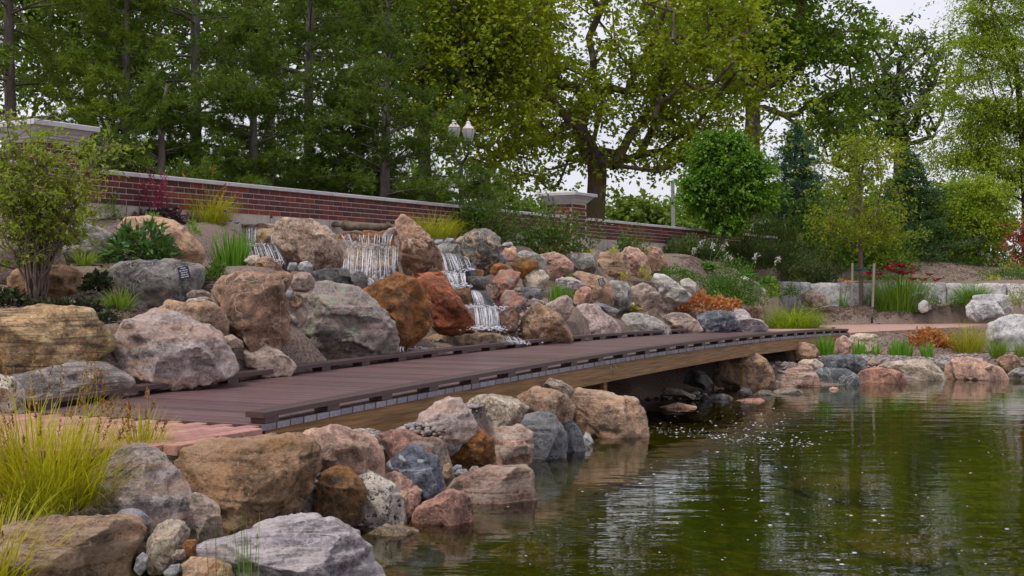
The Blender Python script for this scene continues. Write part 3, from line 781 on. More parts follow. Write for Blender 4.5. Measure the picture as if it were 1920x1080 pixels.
# ------------------------------------------------------------------ terrain
CTRL = []
def ctl(px, py, ppm, dz=0.0):
    p = U(px, py, ppm); CTRL.append([p[0], p[1], p[2] + dz])
for a in [(700,792,291),(640,808,302),(800,790,274),(560,835,322),(100,925,365),(150,962,368),(20,925,365),(0,1000,385),(900,748,242),(1000,735,215),
          (50,772,262),(330,728,236),(650,692,186),(200,605,232),(100,572,225),(300,585,214),(400,545,206),(470,503,184),(160,497,194),(60,442,178),(230,414,164),(430,424,150),(550,450,146),(700,546,164),(700,446,134),(850,474,133),(860,448,126),(960,464,114),
          (1100,484,105),(1000,562,135),(1120,640,128),(1200,632,118),(1200,577,111),(1150,522,105),(1300,602,105),(1250,482,92),(1350,502,86),(1440,604,95),(1440,544,85),(1340,472,78),(860,562,147),
          (1500,622,92),(1760,615,85),(1650,592,81.5),(1800,602,83),(1900,602,87),(1640,578,78),(1480,582,80),(1900,572,80),(1740,575,79),(1640,528,75.5),(1900,527,75.5),(1500,528,75.5),(1780,528,75.5),(1700,492,66),(1850,502,64),(1500,484,68),(1600,490,66),
          (1600,668,116),(1750,655,107),(1890,662,110),(1900,632,98),(1700,640,98),(1480,680,124),(1660,628,95)]:
    ctl(*a)
for p in [(.3, 15.0, .06), (.6, 15.5, .03), (-.3, 14.9, .2)]:
    CTRL.append(list(p))
for px in (790, 850, 920):
    ctl(px, 650, 156)
# the pond outline, counted in world metres
_w = lambda px, py: U(px, py, (py - 540) / CH)[:2]
POND = [_w(560,1085), _w(650,1020), _w(735,985), _w(810,940), _w(860,905), _w(930,868), _w(1030,832), _w(1130,800), (1.0, 13.3), (.75, 14.6), (.9, 15.6), (2.4, 16.6), _w(1345,714), _w(1460,722), _w(1540,724), _w(1620,718), _w(1775,711), _w(1890,712),
        _w(1985,716), (14, 17), (19, 13), (17, 7), (10, 4.2), (3, 3.6), (-.8, 4.0), (-1.4, 5.4)]
POND = np.array([np.array(p) for p in POND])

def pond_dist(xy):
    """signed distance to the pond outline, positive inside"""
    xy = np.asarray(xy, float)
    a = POND; b = np.roll(POND, -1, axis=0)
    d = np.full(len(xy), 1e9)
    ins = np.zeros(len(xy), bool)
    for p, q in zip(a, b):
        e = q - p
        t = np.clip(((xy - p) @ e) / (e @ e), 0, 1)
        d = np.minimum(d, np.linalg.norm(xy - (p + t[:, None] * e), axis=1))
        c = (p[1] > xy[:, 1]) != (q[1] > xy[:, 1])
        with np.errstate(divide='ignore', invalid='ignore'):
            xi = (q[0] - p[0]) * (xy[:, 1] - p[1]) / (q[1] - p[1]) + p[0]
        ins ^= c & (xy[:, 0] < xi)
    return np.where(ins, d, -d)

# the brick wall line
WP = U(210, 540, 164)[:2]
WD = np.array([1460.0, 2400.0]); WD /= np.linalg.norm(WD)
WN = np.array([WD[1], -WD[0]])          # towards the pond
def wall_s(px):
    """arc length along the wall front where photo column px meets it"""
    k = (px - 960) / F
    return (k * WP[1] - WP[0]) / (WD[0] - k * WD[1])
for s in np.arange(-8, 30, 1.2):
    p = WP + WD * s
    q = p + WN * .25
    CTRL.append([q[0], q[1], 2.14])
    q = p - WN * .8
    CTRL.append([q[0], q[1], 2.1])
    q = p - WN * 4
    CTRL.append([q[0], q[1], 2.0])
for x in range(-60, 80, 8):
    for y in (45, 60, 90, 140):
        CTRL.append([x, y, 2.1])
for p in POND:
    CTRL.append([p[0], p[1], .0])
for x, y, z in [(-6, 3, .1), (-2.5, 3, .05), (0, 0, 0), (5, 0, 0), (12, 0, .1), (-6, 7, .4), (-8, 10, .9), (-10, 14, 2.0), (24, 12, .5), (22, 20, .7), (14, 24, .7), (16, 30, 1.4), (20, 36, 2.0), (-4, 0, 0), (-5.5, 8.5, .5), (-4.5, 7.5, .46), (-3.2, 6.2, .4), (-5, 10.2, 1.0)]:
    CTRL.append([x, y, z])
for lab, mat, ppm, poly, o in ROCKS:
    if 'sink' in o or 'ledge' in lab or 'cobble' in lab or o.get('small') or 'flat' in o: continue
    ctl(poly[:, 0].mean(), poly[:, 1].max(), ppm, -.17)
# bridge geometry is needed to keep the ground under the deck
BA = U(490, 775, 305)[:2]; BB = U(1590, 617, 100)[:2]
BD = (BB - BA); BLEN = np.linalg.norm(BD); BD = BD / BLEN
BN = np.array([-BD[1], BD[0]])           # away from the pond
BW = 2.02
DECK0, ARCH = .56, .12
def deck_z(s):
    q = np.clip(np.asarray(s) / BLEN, 0, 1)
    return DECK0 + ARCH * 4 * q * (1 - q)
for _x in range(1440, 1800, 40):
    ctl(_x, 608.5, 84.0)
for _x in (1610, 1660, 1700, 1735, 1780):
    ctl(_x, 626 - (_x - 1610) * .055, 101 - (_x - 1610) * .08)
# the feet of the plants
for a in [(1690,582,80),(1660,582,80),(1725,582,80),(1580,575,80),(1632,572,78),(390,412,152),(812,446,128),(208,416,164),(297,418,160),(432,502,172),(262,488,190),(160,500,196),(222,590,222),(190,580,224),(1050,566,130),(1545,668,117),(1613,672,116),(1642,670,115),
          (1688,668,113),(1738,670,113),(1487,613,90),(1365,568,98),(1318,584,103),(1270,527,98),(80,935,366),(262,852,340),(1818,662,108),(1873,668,113),(1183,582,112),(404,528,196),(183,545,210),(120,585,226),(1615,572,79),(1635,606,86),(1826,566,80),(1447,556,88),(1756,572,82),(1789,571,82),(68,572,222)]:
    ctl(*a)
CTRL = np.array(CTRL)

def in_poly(xy, P):
    xy = np.asarray(xy, float); ins = np.zeros(len(xy), bool)
    for p, q in zip(P, np.roll(P, -1, axis=0)):
        c = (p[1] > xy[:, 1]) != (q[1] > xy[:, 1])
        with np.errstate(divide='ignore', invalid='ignore'):
            ins ^= c & (xy[:, 0] < (q[0] - p[0]) * (xy[:, 1] - p[1]) / (q[1] - p[1]) + p[0])
    return ins
_pv = lambda px, py: U(px, py, (py - 540) / (CH - DECK0))[:2]
PAVED = np.array([BA - BN * .06, _pv(345,832), _pv(230,838), _pv(60,840), _pv(-250,845), _pv(-420,800), _pv(-150,772), BA + BN * (BW + .02)])
def terrain(xy, rough=True):
    xy = np.asarray(xy, float).reshape(-1, 2)
    z = np.zeros(len(xy))
    for i in range(0, len(xy), 4000):
        q = xy[i:i + 4000]
        d2 = ((q[:, None] - CTRL[None, :, :2]) ** 2).sum(-1) + .02
        w = 1 / d2 ** 2.2
        z[i:i + 4000] = (w * CTRL[None, :, 2]).sum(1) / w.sum(1)
    if rough:
        z = z + .03 * fbm(np.c_[xy * 1.1, np.zeros(len(xy))], 5, 3)
    # keep clear of the deck and of the paving
    rel = xy - BA
    s = rel @ BD; t = rel @ BN
    lim = np.where(in_poly(xy, PAVED + (PAVED - PAVED.mean(0)) * .06), .44, 9.)
    lim = np.where((s >= 0) & (s < BLEN) & (t > -.15) & (t < BW + .1), np.where((s > 1.2) & (s < BLEN - 1.2), .28, .36), lim)
    z = np.minimum(z, lim)
    d = pond_dist(xy)
    zin = -np.minimum(.75, .01 + .16 * d) + .03 * fbm(np.c_[xy * 2.2, np.zeros(len(xy))], 9, 2)
    z = np.where(d > 0, np.minimum(zin, z), z)
    return z

def gz(x, y):
    return float(terrain([[x, y]])[0])

# the far path leaves the boardwalk and runs off to the right
_pw = lambda px, py: U(px, py, (py - 540) / (CH - DECK0))[:2]
PATH = np.array([BB - BN * .05 - BD * .02, BB + BN * (BW + .1) - BD * .02, _pw(1440,612.5), _pw(1562,609.5), _pw(1780,607), (13.5, 31.0), (22, 33.5), (24, 30.5), (14.5, 27.6), _pw(1790,614), _pw(1735,617), _pw(1660,621)])
_terrain0 = terrain
def terrain(xy, rough=True):
    xy = np.asarray(xy, float).reshape(-1, 2)
    z = _terrain0(xy, rough)
    c = PATH.mean(0)
    z = np.where(in_poly(xy, PATH) | in_poly(xy, PATH + (c - PATH) * -.02), np.minimum(z, DECK0 - .03), z)
    # the bed in front of the far path stays below the path edge as seen across the pond
    return z

xs = np.concatenate([np.linspace(-300, -14, 14, endpoint=False), np.arange(-14, 18, .13), np.linspace(18, 300, 16)])
ys = np.concatenate([np.linspace(-60, 3, 8, endpoint=False), np.arange(3, 36, .13), np.linspace(36, 60, 14, endpoint=False), np.linspace(60, 700, 14)])
GX, GY = np.meshgrid(xs, ys)
gxy = np.c_[GX.ravel(), GY.ravel()]
gzv = terrain(gxy)
nx, ny = len(xs), len(ys)
ii = (np.arange(ny - 1)[:, None] * nx + np.arange(nx - 1)[None]).ravel()
gf = np.c_[ii, ii + 1, ii + nx + 1, ii + nx]
ground = link('ground', mesh_from('ground', np.c_[gxy, gzv], [gf], True), M_GROUND)
tag(ground, 'brown bark mulch ground rising from the pond to the wall', kind='structure')

# pond surface
def poly_sheet(name, P, z, mat, grow=0.0):
    c = P.mean(0)
    P = P + (P - c) * grow
    me = bpy.data.meshes.new(name)
    bm = bmesh.new()
    vs = [bm.verts.new((p[0], p[1], z)) for p in P]
    f = bm.faces.new(vs)
    if f.normal.z < 0: f.normal_flip()
    bm.normal_update()
    if f.normal.z < 0: f.normal_flip()
    bmesh.ops.triangulate(bm, faces=bm.faces)
    bm.to_mesh(me); bm.free()
    return link(name, me, mat)
_wp = POND.copy()
_pc = np.array([5.0, 11.0])
_d = _wp - _pc
_wp = _wp + _d / np.linalg.norm(_d, axis=1)[:, None] * .5
water = poly_sheet('pond_water', _wp, 0.0, M_WATER)
tag(water, 'still olive green pond water reflecting the trees', kind='structure')

# far path: a slab with thickness
def slab(name, P, z0, z1, mat, bevel=0.0):
    bm = bmesh.new()
    vs = [bm.verts.new((p[0], p[1], z1)) for p in P]
    f = bm.faces.new(vs)
    bm.normal_update()
    if f.normal.z < 0: f.normal_flip()
    e = bmesh.ops.extrude_face_region(bm, geom=[f])
    for v in [g for g in e['geom'] if isinstance(g, bmesh.types.BMVert)]:
        v.co.z = z0
    bmesh.ops.recalc_face_normals(bm, faces=bm.faces)
    me = bpy.data.meshes.new(name); bm.to_mesh(me); bm.free()
    return link(name, me, mat)
pth = slab('path', PATH, DECK0 - .12, DECK0 + .004, M_PATH)
tag(pth, 'pink paved path running on from the far end of the boardwalk', kind='structure')
# ------------------------------------------------------------------ boardwalk
def b3(s, t, z):
    p = BA + BD * s + BN * t
    return np.array([p[0], p[1], z])
D3 = np.array([BD[0], BD[1], 0]); N3 = np.array([BN[0], BN[1], 0]); Z3 = np.array([0, 0, 1.0])
bridge = empty('boardwalk', b3(0, 0, 0), 'low arched boardwalk of brown boards crossing below the falls', 'boardwalk')
rng = random.Random(4)
PITCH = .1455
NB = int(BLEN / PITCH)
def box_mesh(name, hx, hy, hz, bev=.004):
    bm = bmesh.new()
    bmesh.ops.create_cube(bm, size=2)
    bmesh.ops.scale(bm, vec=(hx, hy, hz), verts=bm.verts)
    if bev:
        bmesh.ops.bevel(bm, geom=list(bm.edges), offset=bev, segments=1, affect='EDGES')
    me = bpy.data.meshes.new(name); bm.to_mesh(me); bm.free()
    return me
brot = math.atan2(BN[1], BN[0])
def set_dir(o, base, z=None):
    o.location = Vector(base) - Vector(bridge.location)
me_b = box_mesh('deck_board', BW / 2, .069, .021)
me_b.materials.append(M_DECK)
me_e = box_mesh('board_end', .003, .066, .0195, .0)
me_e.materials.append(M_END)
for i in range(NB):
    s = (i + .5) * PITCH
    o = link('deck_board', me_b, None, bridge)
    o.location = Vector(b3(s, BW / 2 + rng.uniform(-.004, .004), float(deck_z(s)) - .021)) - Vector(bridge.location)
    slope = (float(deck_z(s + .1)) - float(deck_z(s - .1))) / .2
    o.rotation_euler = (Matrix.Rotation(brot, 4, 'Z') @ Matrix.Rotation(-math.atan(slope), 4, 'X')).to_euler()
    e = link('board_end', me_e, None, o)
    e.location = (-BW / 2 - .003, 0, 0)
# kerb rails on spacer blocks along both edges
for side, t0 in ((0, .055), (1, BW - .055)):
    segs = np.linspace(.0, BLEN, 6)
    for a, b in zip(segs[:-1], segs[1:]):
        mb = MB()
        ss = np.linspace(a + .002, b - .002, 7)
        hw, th = .068, .036
        V = []
        for s in ss:
            z = float(deck_z(s)) + .040
            for dt, dz in ((-hw, 0), (hw, 0), (hw, th - .004), (hw - .005, th), (-hw + .005, th), (-hw, th - .004)):
                V.append(b3(s, t0 + dt, z + dz))
        n = len(ss); Fq = []
        for i in range(n - 1):
            for j in range(6):
                Fq.append([i * 6 + j, (i + 1) * 6 + j, (i + 1) * 6 + (j + 1) % 6, i * 6 + (j + 1) % 6])
        part('kerb_rail', V, [np.array(Fq), np.array([[0, 1, 2, 3, 4, 5], [(n - 1) * 6 + j for j in (5, 4, 3, 2, 1, 0)]])], M_RAIL, bridge)
    nblk = 27
    for k in range(nblk):
        s = .1 + (BLEN - .2) * k / (nblk - 1)
        mb = MB(); z = float(deck_z(s))
        mb.box(b3(s, t0 - .006, z + .0205), D3 * .07, N3 * .055, Z3 * .0195)
        mb.part('spacer_block', M_RAIL, bridge)
# timber beams under both edges and the middle
for t0 in (.05, BW / 2, BW - .05):
    cuts = [0.05, BLEN * .33, BLEN * .62, BLEN - .05]
    for a, b in zip(cuts[:-1], cuts[1:]):
        ss = np.linspace(a + .003, b - .003, 6); V = []; Fq = []
        for s in ss:
            z = float(deck_z(s)) - .044
            for dt, dz in ((-.04, 0), (.04, 0), (.04, -.18), (-.04, -.18)):
                V.append(b3(s, t0 + dt, z + dz))
        for i in range(5):
            for j in range(4):
                Fq.append([i * 4 + j, i * 4 + (j + 1) % 4, (i + 1) * 4 + (j + 1) % 4, (i + 1) * 4 + j])
        part('beam', V, [np.array(Fq), np.array([[3, 2, 1, 0], [20, 21, 22, 23]])], M_BEAM, bridge)
# posts that carry the beams, and bolts at the joints
for s in (BLEN * .33, BLEN * .62):
    for t0 in (.11, BW - .11):
        mb = MB(); z = float(deck_z(s))
        mb.box(b3(s, t0, (z - .06 - .3) / 2), D3 * .05, N3 * .02, Z3 * ((z - .06 + .3) / 2))
        mb.part('post', M_BEAM, bridge)
    for ds in (-.07, .07):
        mb = MB()
        mb.tube([b3(s + ds, .0, float(deck_z(s)) - .085), b3(s + ds, .014, float(deck_z(s)) - .085)], .012, 8)
        mb.part('bolt', M_GALV, bridge)

# ------------------------------------------------------------------ brick pavers before the boardwalk
paving = empty('paved_path', b3(-1.6, 1, .3), None, None)
tag(paving, 'reddish paved path before the near end of the boardwalk', kind='structure')
me_p = box_mesh('paver', .0965, .0465, .03, .005); me_p.materials.append(M_PAVER)
bed = slab('bedding', PAVED, .05, .492, M_SOIL)
bed.parent = paving
bed.location = -Vector(paving.location)
angp = math.atan2(BD[1], BD[0])
rng = random.Random(8)
spots = []
for row in range(-25, 40):
    for k in range(60):
        s_, t_ = -.11 - (.1 if row % 2 else 0) - k * .2, .05 + row * .1
        p = BA + BD * s_ + BN * t_
        if in_poly([p], PAVED)[0]:
            spots.append((s_, t_, 0.0))
spots.sort(key=lambda q: np.linalg.norm(BA + BD * q[0] + BN * q[1] - np.array([-1.6, 7.6])))
for s_, t_, rot in spots[:280]:
    o = link('paver', me_p, None, paving)
    o.location = Vector(b3(s_, t_, .524 + rng.uniform(-.0015, .0015))) - Vector(paving.location)
    o.rotation_euler = (0, 0, angp + rot)
mb = MB()
for s_, t_, rot in spots[280:]:
    mb.box(b3(s_, t_, .5235), D3 * .0975, N3 * .0475, Z3 * .03)
if mb.n: mb.part('paver_field', M_PAVER, paving, kind='stuff')

# ------------------------------------------------------------------ brick garden wall
WD3 = np.array([WD[0], WD[1], 0]); WN3 = np.array([WN[0], WN[1], 0])
def w3(s, n, z):
    p = WP + WD * s + WN * n
    return np.array([p[0], p[1], z])
WTOP = 2.74; COPE = .048; CRS = .0677; BRK = .203
S_LEFT, S_RIGHT = wall_s(-120), wall_s(1455)
ZB = WTOP - COPE - 5 * CRS
wall = empty('brick_wall', w3(0, 0, 2.0), 'low red brick garden wall with pale coping behind the falls', 'wall')
def wall_s_off(px, n):
    k = (px - 960) / F; q = WP + WN * n
    return (k * q[1] - q[0]) / (WD[0] - k * WD[1])
sp_far = wall_s_off(1079.4, .305) + .155
sp_near = wall_s_off(188, .305) - .155 - .56
PS = .56                                   # pillar side
mb = MB()
mb.box(w3((S_LEFT + S_RIGHT) / 2, -.13, (ZB + WTOP - COPE) / 2), WD3 * (S_RIGHT - S_LEFT) / 2, WN3 * .126, Z3 * ((WTOP - COPE - ZB) / 2 - .001))
mb.part('mortar_core', M_MORTAR, wall)
# poured footing in lengths
for a in np.arange(S_LEFT, S_RIGHT, 1.22):
    b = min(a + 1.21, S_RIGHT); mb = MB()
    mb.box(w3((a + b) / 2, -.13, (ZB + 1.7) / 2), WD3 * (b - a) / 2, WN3 * .135, Z3 * ((ZB - 1.7) / 2 - .001))
    mb.part('footing_block', M_CONC, wall)
me_br = box_mesh('brick', .0955, .05, .0278, .003); me_br.materials.append(M_BRICK)
wang = math.atan2(WD[1], WD[0])
cells = []
for r in range(5):
    s = S_LEFT + (BRK / 2 if r % 2 else 0)
    while s < S_RIGHT - .1:
        sc = s + BRK / 2
        if not (sp_far - .05 < sc < sp_far + PS + .05) and not (sp_near - .1 < sc < sp_near + PS + .1):
            cells.append((sc, r))
        s += BRK
near = [c for c in cells if c[0] > wall_s(140)]
near.sort(key=lambda c: c[0])
solo = set(near[:296])
for sc, r in near[:296]:
    o = link('brick', me_br, None, wall)
    o.location = Vector(w3(sc, -.046, ZB + (r + .5) * CRS)) - Vector(wall.location)
    o.rotation_euler = (0, 0, wang)
mb = MB()
for sc, r in cells:
    if (sc, r) not in solo:
        mb.box(w3(sc, -.046, ZB + (r + .5) * CRS), WD3 * .0955, WN3 * .05, Z3 * .0278)
mb.part('brick_field', M_BRICK, wall, kind='stuff')
for a in np.arange(S_LEFT, S_RIGHT, 1.02):
    b = min(a + 1.013, S_RIGHT)
    if a < sp_far + PS + .1 and b > sp_far - .1:
        if a < sp_far - .1: b = sp_far - .01
        elif b > sp_far + PS: a = sp_far + PS + .01
        else: continue
    V = []
    for s in (a, b):
        for n, z in ((.04, 0), (.04, COPE - .006), (.03, COPE), (-.29, COPE), (-.30, COPE - .006), (-.30, 0)):
            V.append(w3(s, n, WTOP - COPE + z + .001))
    Fq = [[j, (j + 1) % 6, 6 + (j + 1) % 6, 6 + j] for j in range(6)]
    part('coping_stone', V, [np.array(Fq), np.array([[5, 4, 3, 2, 1, 0], [6, 7, 8, 9, 10, 11]])], M_COPE, wall)

def pillar(s0, label, zfoot):
    p = empty('brick_pillar', w3(s0 + PS / 2, -.13, zfoot), label, 'pillar', 'pillars of the brick wall')
    ztop = 3.0
    n0 = -.13
    mb = MB(); mb.box(w3(s0 + PS / 2, n0, (ztop + 1.9) / 2), WD3 * (PS / 2 - .003), WN3 * (PS / 2 - .003), Z3 * ((ztop - 1.9) / 2))
    mb.part('mortar_core', M_MORTAR, p)
    mb = MB(); mb.box(w3(s0 + PS / 2, n0, (ZB + 1.75) / 2), WD3 * (PS / 2 + .02), WN3 * (PS / 2 + .02), Z3 * ((ZB - 1.75) / 2))
    mb.part('footing_block', M_CONC, p)
    nc = int((ztop - ZB) / CRS)
    hp = PS / 2
    for r in range(nc):
        z = ZB + (r + .5) * CRS
        for face in range(2):               # the two sides the pond sees
            u, v = (WD3, WN3) if face == 0 else (WN3, -WD3)
            x = -hp + (.0 if (r + face) % 2 else -.1)
            while x < hp - .02:
                a, b = max(x, -hp + .002), min(x + BRK, hp - .002)
                if b - a > .05:
                    c = w3(s0 + hp, n0, z) + u * (a + b) / 2 + v * (hp - .045)
                    m2 = MB(); m2.box(c, u * ((b - a) / 2 - .005), v * .047, Z3 * .0278)
                    m2.part('brick', M_BRICK, p)
                x += BRK
    # moulded cap
    V = []; c = w3(s0 + hp, n0, 0)
    prof = [(hp + .02, ztop), (hp + .03, ztop + .03), (hp + .045, ztop + .03), (hp + .05, ztop + .05), (hp + .075, ztop + .07), (hp + .105, ztop + .105), (hp + .115, ztop + .115), (hp + .155, ztop + .117), (hp + .155, ztop + .165), (hp + .145, ztop + .172)]
    for h, z in prof:
        for i, j in ((-1, -1), (1, -1), (1, 1), (-1, 1)):
            V.append(c + WD3 * i * h + WN3 * j * h + Z3 * z)
    V.append(c + Z3 * (ztop + .232))
    nn = len(prof)
    Fq = [[i * 4 + j, i * 4 + (j + 1) % 4, (i + 1) * 4 + (j + 1) % 4, (i + 1) * 4 + j] for i in range(nn - 1) for j in range(4)]
    Ft = [[(nn - 1) * 4 + j, (nn - 1) * 4 + (j + 1) % 4, nn * 4] for j in range(4)]
    part('cap', V, [np.array(Fq), np.array(Ft), np.array([[3, 2, 1, 0]])], M_COPE, p)
pillar(sp_far, 'square brick pillar with moulded stone cap beside the maple trunk', 2.1)
pillar(sp_near, 'square brick pillar with stone cap half hidden by the tall shrub', 2.1)

# ------------------------------------------------------------------ limestone retaining wall on the right
rwall = empty('retaining_wall', U(1640, 577, 78), 'low retaining wall of pale limestone blocks behind the planting bed', 'wall')
def rough_box(name, c, ax, ay, az, mat, parent, seed, amp=.03, n=7):
    bm = bmesh.new()
    bmesh.ops.create_cube(bm, size=2)
    bmesh.ops.subdivide_edges(bm, edges=list(bm.edges), cuts=n, use_grid_fill=True)
    V = np.array([v.co[:] for v in bm.verts])
    q = V / (np.maximum(np.abs(V).max(1), 1e-6))[:, None]
    V = V * (1 - .05 * (np.abs(V).min(1)[:, None]))
    W = np.asarray(c) + V[:, :1] * ax + V[:, 1:2] * ay + V[:, 2:] * az
    nrm = V / np.linalg.norm(V, axis=1)[:, None]
    dsp = amp * fbm(W * 3.2, seed, 4, .6)
    W = W + nrm * dsp[:, None]
    for v, w in zip(bm.verts, W): v.co = w - (np.array(parent.location) if parent else 0)
    me = bpy.data.meshes.new(name); bm.to_mesh(me); bm.free()
    me.polygons.foreach_set('use_smooth', np.ones(len(me.polygons), bool))
    return link(name, me, mat, parent)
for k, (x0, x1, pa, pb, yt) in enumerate([(1462, 1521, 80, 79, 529), (1522, 1640, 79, 78, 530), (1641, 1706, 78, 78, 531), (1707, 1775, 78, 78, 531), (1776, 1828, 78, 78, 532), (1829, 1888, 78, 78, 532), (1889, 1990, 78, 78, 532)]):
    A = U(x0, 540, pa)[:2]; Bq = U(x1, 540, pb)[:2]
    zt = CH - (yt - 540) / pa
    d = Bq - A; L = np.linalg.norm(d); d /= L
    nrm = np.array([d[1], -d[0]])
    c = (A + Bq) / 2
    rough_box('limestone_block', [c[0] - nrm[0] * .2, c[1] - nrm[1] * .2, zt - .4], np.array([d[0], d[1], 0]) * (L / 2 - .006), np.array([nrm[0], nrm[1], 0]) * .22, np.array([0, 0, .4]), ROCKM['limestone'], rwall, k * 7 + 1)
# ------------------------------------------------------------------ building the boulders
def ico(sub):
    bm = bmesh.new()
    bmesh.ops.create_icosphere(bm, subdivisions=sub, radius=1)
    V = np.array([v.co[:] for v in bm.verts]); Fc = np.array([[v.index for v in f.verts] for f in bm.faces])
    bm.free()
    return V, Fc
ICO = {k: ico(k) for k in (1, 2, 3, 4, 5, 6)}

def outline_radius(P, th):
    """distance from the centre to the outline, in the directions th"""
    r = np.zeros(len(th))
    d = np.c_[np.cos(th), np.sin(th)]
    for p, q in zip(P, np.roll(P, -1, axis=0)):
        e = q - p
        den = d[:, 0] * e[1] - d[:, 1] * e[0]
        with np.errstate(divide='ignore', invalid='ignore'):
            t = (p[0] * e[1] - p[1] * e[0]) / den
            s = (p[0] * d[:, 1] - p[1] * d[:, 0]) / den
        ok = (s >= -1e-6) & (s <= 1 + 1e-6) & (t > 0)
        r = np.where(ok, np.maximum(r, t), r)
    return r

def build_rock(idx, label, mat, ppm, poly, o):
    rg = np.random.default_rng(idx * 13 + 5)
    lo, hi = poly.min(0), poly.max(0)
    cpx = (lo + hi) / 2
    c = U(cpx[0], cpx[1], ppm)
    az = math.atan2(c[0], c[1]); ca = math.cos(az)
    P = np.c_[(poly[:, 0] - cpx[0]) / ppm * ca, -(poly[:, 1] - cpx[1]) / ppm]
    size = (hi - lo) / ppm
    pix = max(hi - lo)
    sub = 6 if pix > 190 and o.get('big') else 5 if pix > 60 else 4 if pix > 26 else 3
    V, Fc = ICO[sub]
    th_ = np.linspace(-math.pi, math.pi, 361)
    rr = outline_radius(P, th_)
    rr[-1] = rr[0]
    ker = np.array([1, 2, 3, 2, 1.]); ker /= ker.sum()
    rs = np.convolve(np.r_[rr[-6:-1], rr, rr[1:6]], ker, 'same')[5:-5]
    th = np.arctan2(V[:, 1], V[:, 0])
    r = np.interp(th, th_, rs)
    rho = np.hypot(V[:, 0], V[:, 1]); w = V[:, 2]
    ex = .62 if o.get('block') else .9 if o.get('smoothr') or o.get('small') else .76
    T = .5 * math.sqrt(size[0] * size[1]) * rg.uniform(.8, 1.0)
    if o.get('flat'): T = .42 * size[0] * .8
    if o.get('block'): T = .42 * min(size) + .1 * max(size)
    T = max(T, .03)
    X = np.c_[np.cos(th) * r * rho ** ex, np.sin(th) * r * rho ** ex, np.sign(w) * T * np.abs(w) ** ex]
    # chiselled facets on the side that looks at the pond
    mean = .5 * math.sqrt(size[0] * size[1])
    if not o.get('smoothr'):
        nf = 4 if o.get('small') else 11
        for k in range(nf):
            n = rg.normal(size=3); n[2] = abs(n[2]) * .9 + .25
            if k == 0: n = np.array([rg.uniform(-.25, .25), .85, .7])
            if k == 1: n = np.array([rg.uniform(-.5, .5), -.15, 1.0])
            if k == 2: n = np.array([rg.choice([-1, 1]) * .9, .1, .7])
            n /= np.linalg.norm(n)
            h = X @ n
            d0 = h.max() * rg.uniform(.66, .88)
            # leave the outline alone: the cut fades out towards the rim
            over = np.maximum(h - d0, 0)
            fade = np.clip(np.abs(X[:, 2]) / (T * .45), 0, 1)
            X = X - (over * fade * (.93 if X.shape[0] else 1))[:, None] * n
    # weathering
    seed = idx * 31 + 7
    nrm = X / (np.linalg.norm(X, axis=1)[:, None] + 1e-9)
    q = X / mean
    amp = .5 if o.get('small') or o.get('smoothr') else 1.0
    d = .075 * fbm(q * 1.2, seed, 3) + .04 * (1 - np.abs(fbm(q * 2.6, seed + 3, 3)) * 2) * .5
    d = d + .02 * fbm(q * 8, seed + 9, 3, .6)
    if not (o.get('small') or o.get('smoothr')):
        d = d + .034 * np.tanh(6 * fbm(q * np.array([1.5, 2.4, 1.5]), seed + 40, 2)) + .014 * np.tanh(7 * fbm(q * np.array([3.5, 6, 3.5]), seed + 44, 2))
    if 'band' in mat or mat in ('gneiss', 'greylilac', 'brown'):
        tilt = rg.uniform(-.25, .25)
        lay = (q[:, 1] + tilt * q[:, 0] + .15 * vnoise(q * 2, seed)) * (9 if 'banded' == mat else 6)
        st = vnoise(np.c_[lay, q[:, 0] * .5, q[:, 2] * .5], seed + 20)
        d = d + .035 * st
    X = X + nrm * (d * amp * mean)[:, None]
    if 'sink' in o:
        lowv = X[:, 1] < 0
        k = 1 + o['sink'] / max(1e-3, -X[:, 1].min())
        X[lowv, 1] *= k
    elif not o.get('small'):
        lowv = X[:, 1] < 0
        X[lowv, 1] *= 1 + .06 / max(.05, -X[:, 1].min())
    # local frame to the world: x across the view, z towards the pond
    ex_ = np.array([ca, -math.sin(az), 0]); ez_ = np.array([-math.sin(az), -ca, 0])
    Wd = X[:, :1] * ex_ + X[:, 1:2] * Z3 + X[:, 2:] * ez_
    name = 'cobble' if o.get('small') else 'boulder'
    low = Wd[:, 2].min()
    ob = link(name, mesh_from(name, Wd - np.array([0, 0, low]), [Fc], True), ROCKM[mat])
    ob.location = Vector(c) + Vector((0, 0, low))
    tag(ob, label, 'rock', 'boulders of the rock garden')
    return ob, X, c, (ex_, ez_)
ROCKOBJ = {}
for i, (label, mat, ppm, poly, o) in enumerate(ROCKS):
    ROCKOBJ[label] = build_rock(i, label, mat, ppm, poly, o)

# ------------------------------------------------------------------ river gravel between the boulders
def scatter_poly(polys_px, n, seed):
    """random points on the ground inside outlines given as (px, py, ppm) corners"""
    rg = np.random.default_rng(seed); out = []
    areas = []
    for P in polys_px:
        Q = np.array([U(*p)[:2] for p in P]); areas.append((Q, np.ptp(Q[:, 0]) * np.ptp(Q[:, 1])))
    tot = sum(a for _, a in areas)
    for Q, a in areas:
        k = int(n * a / tot) + 1
        p = rg.uniform(Q.min(0), Q.max(0), size=(k * 4, 2))
        p = p[in_poly(p, Q)][:k]
        out.append(p)
    return np.concatenate(out)

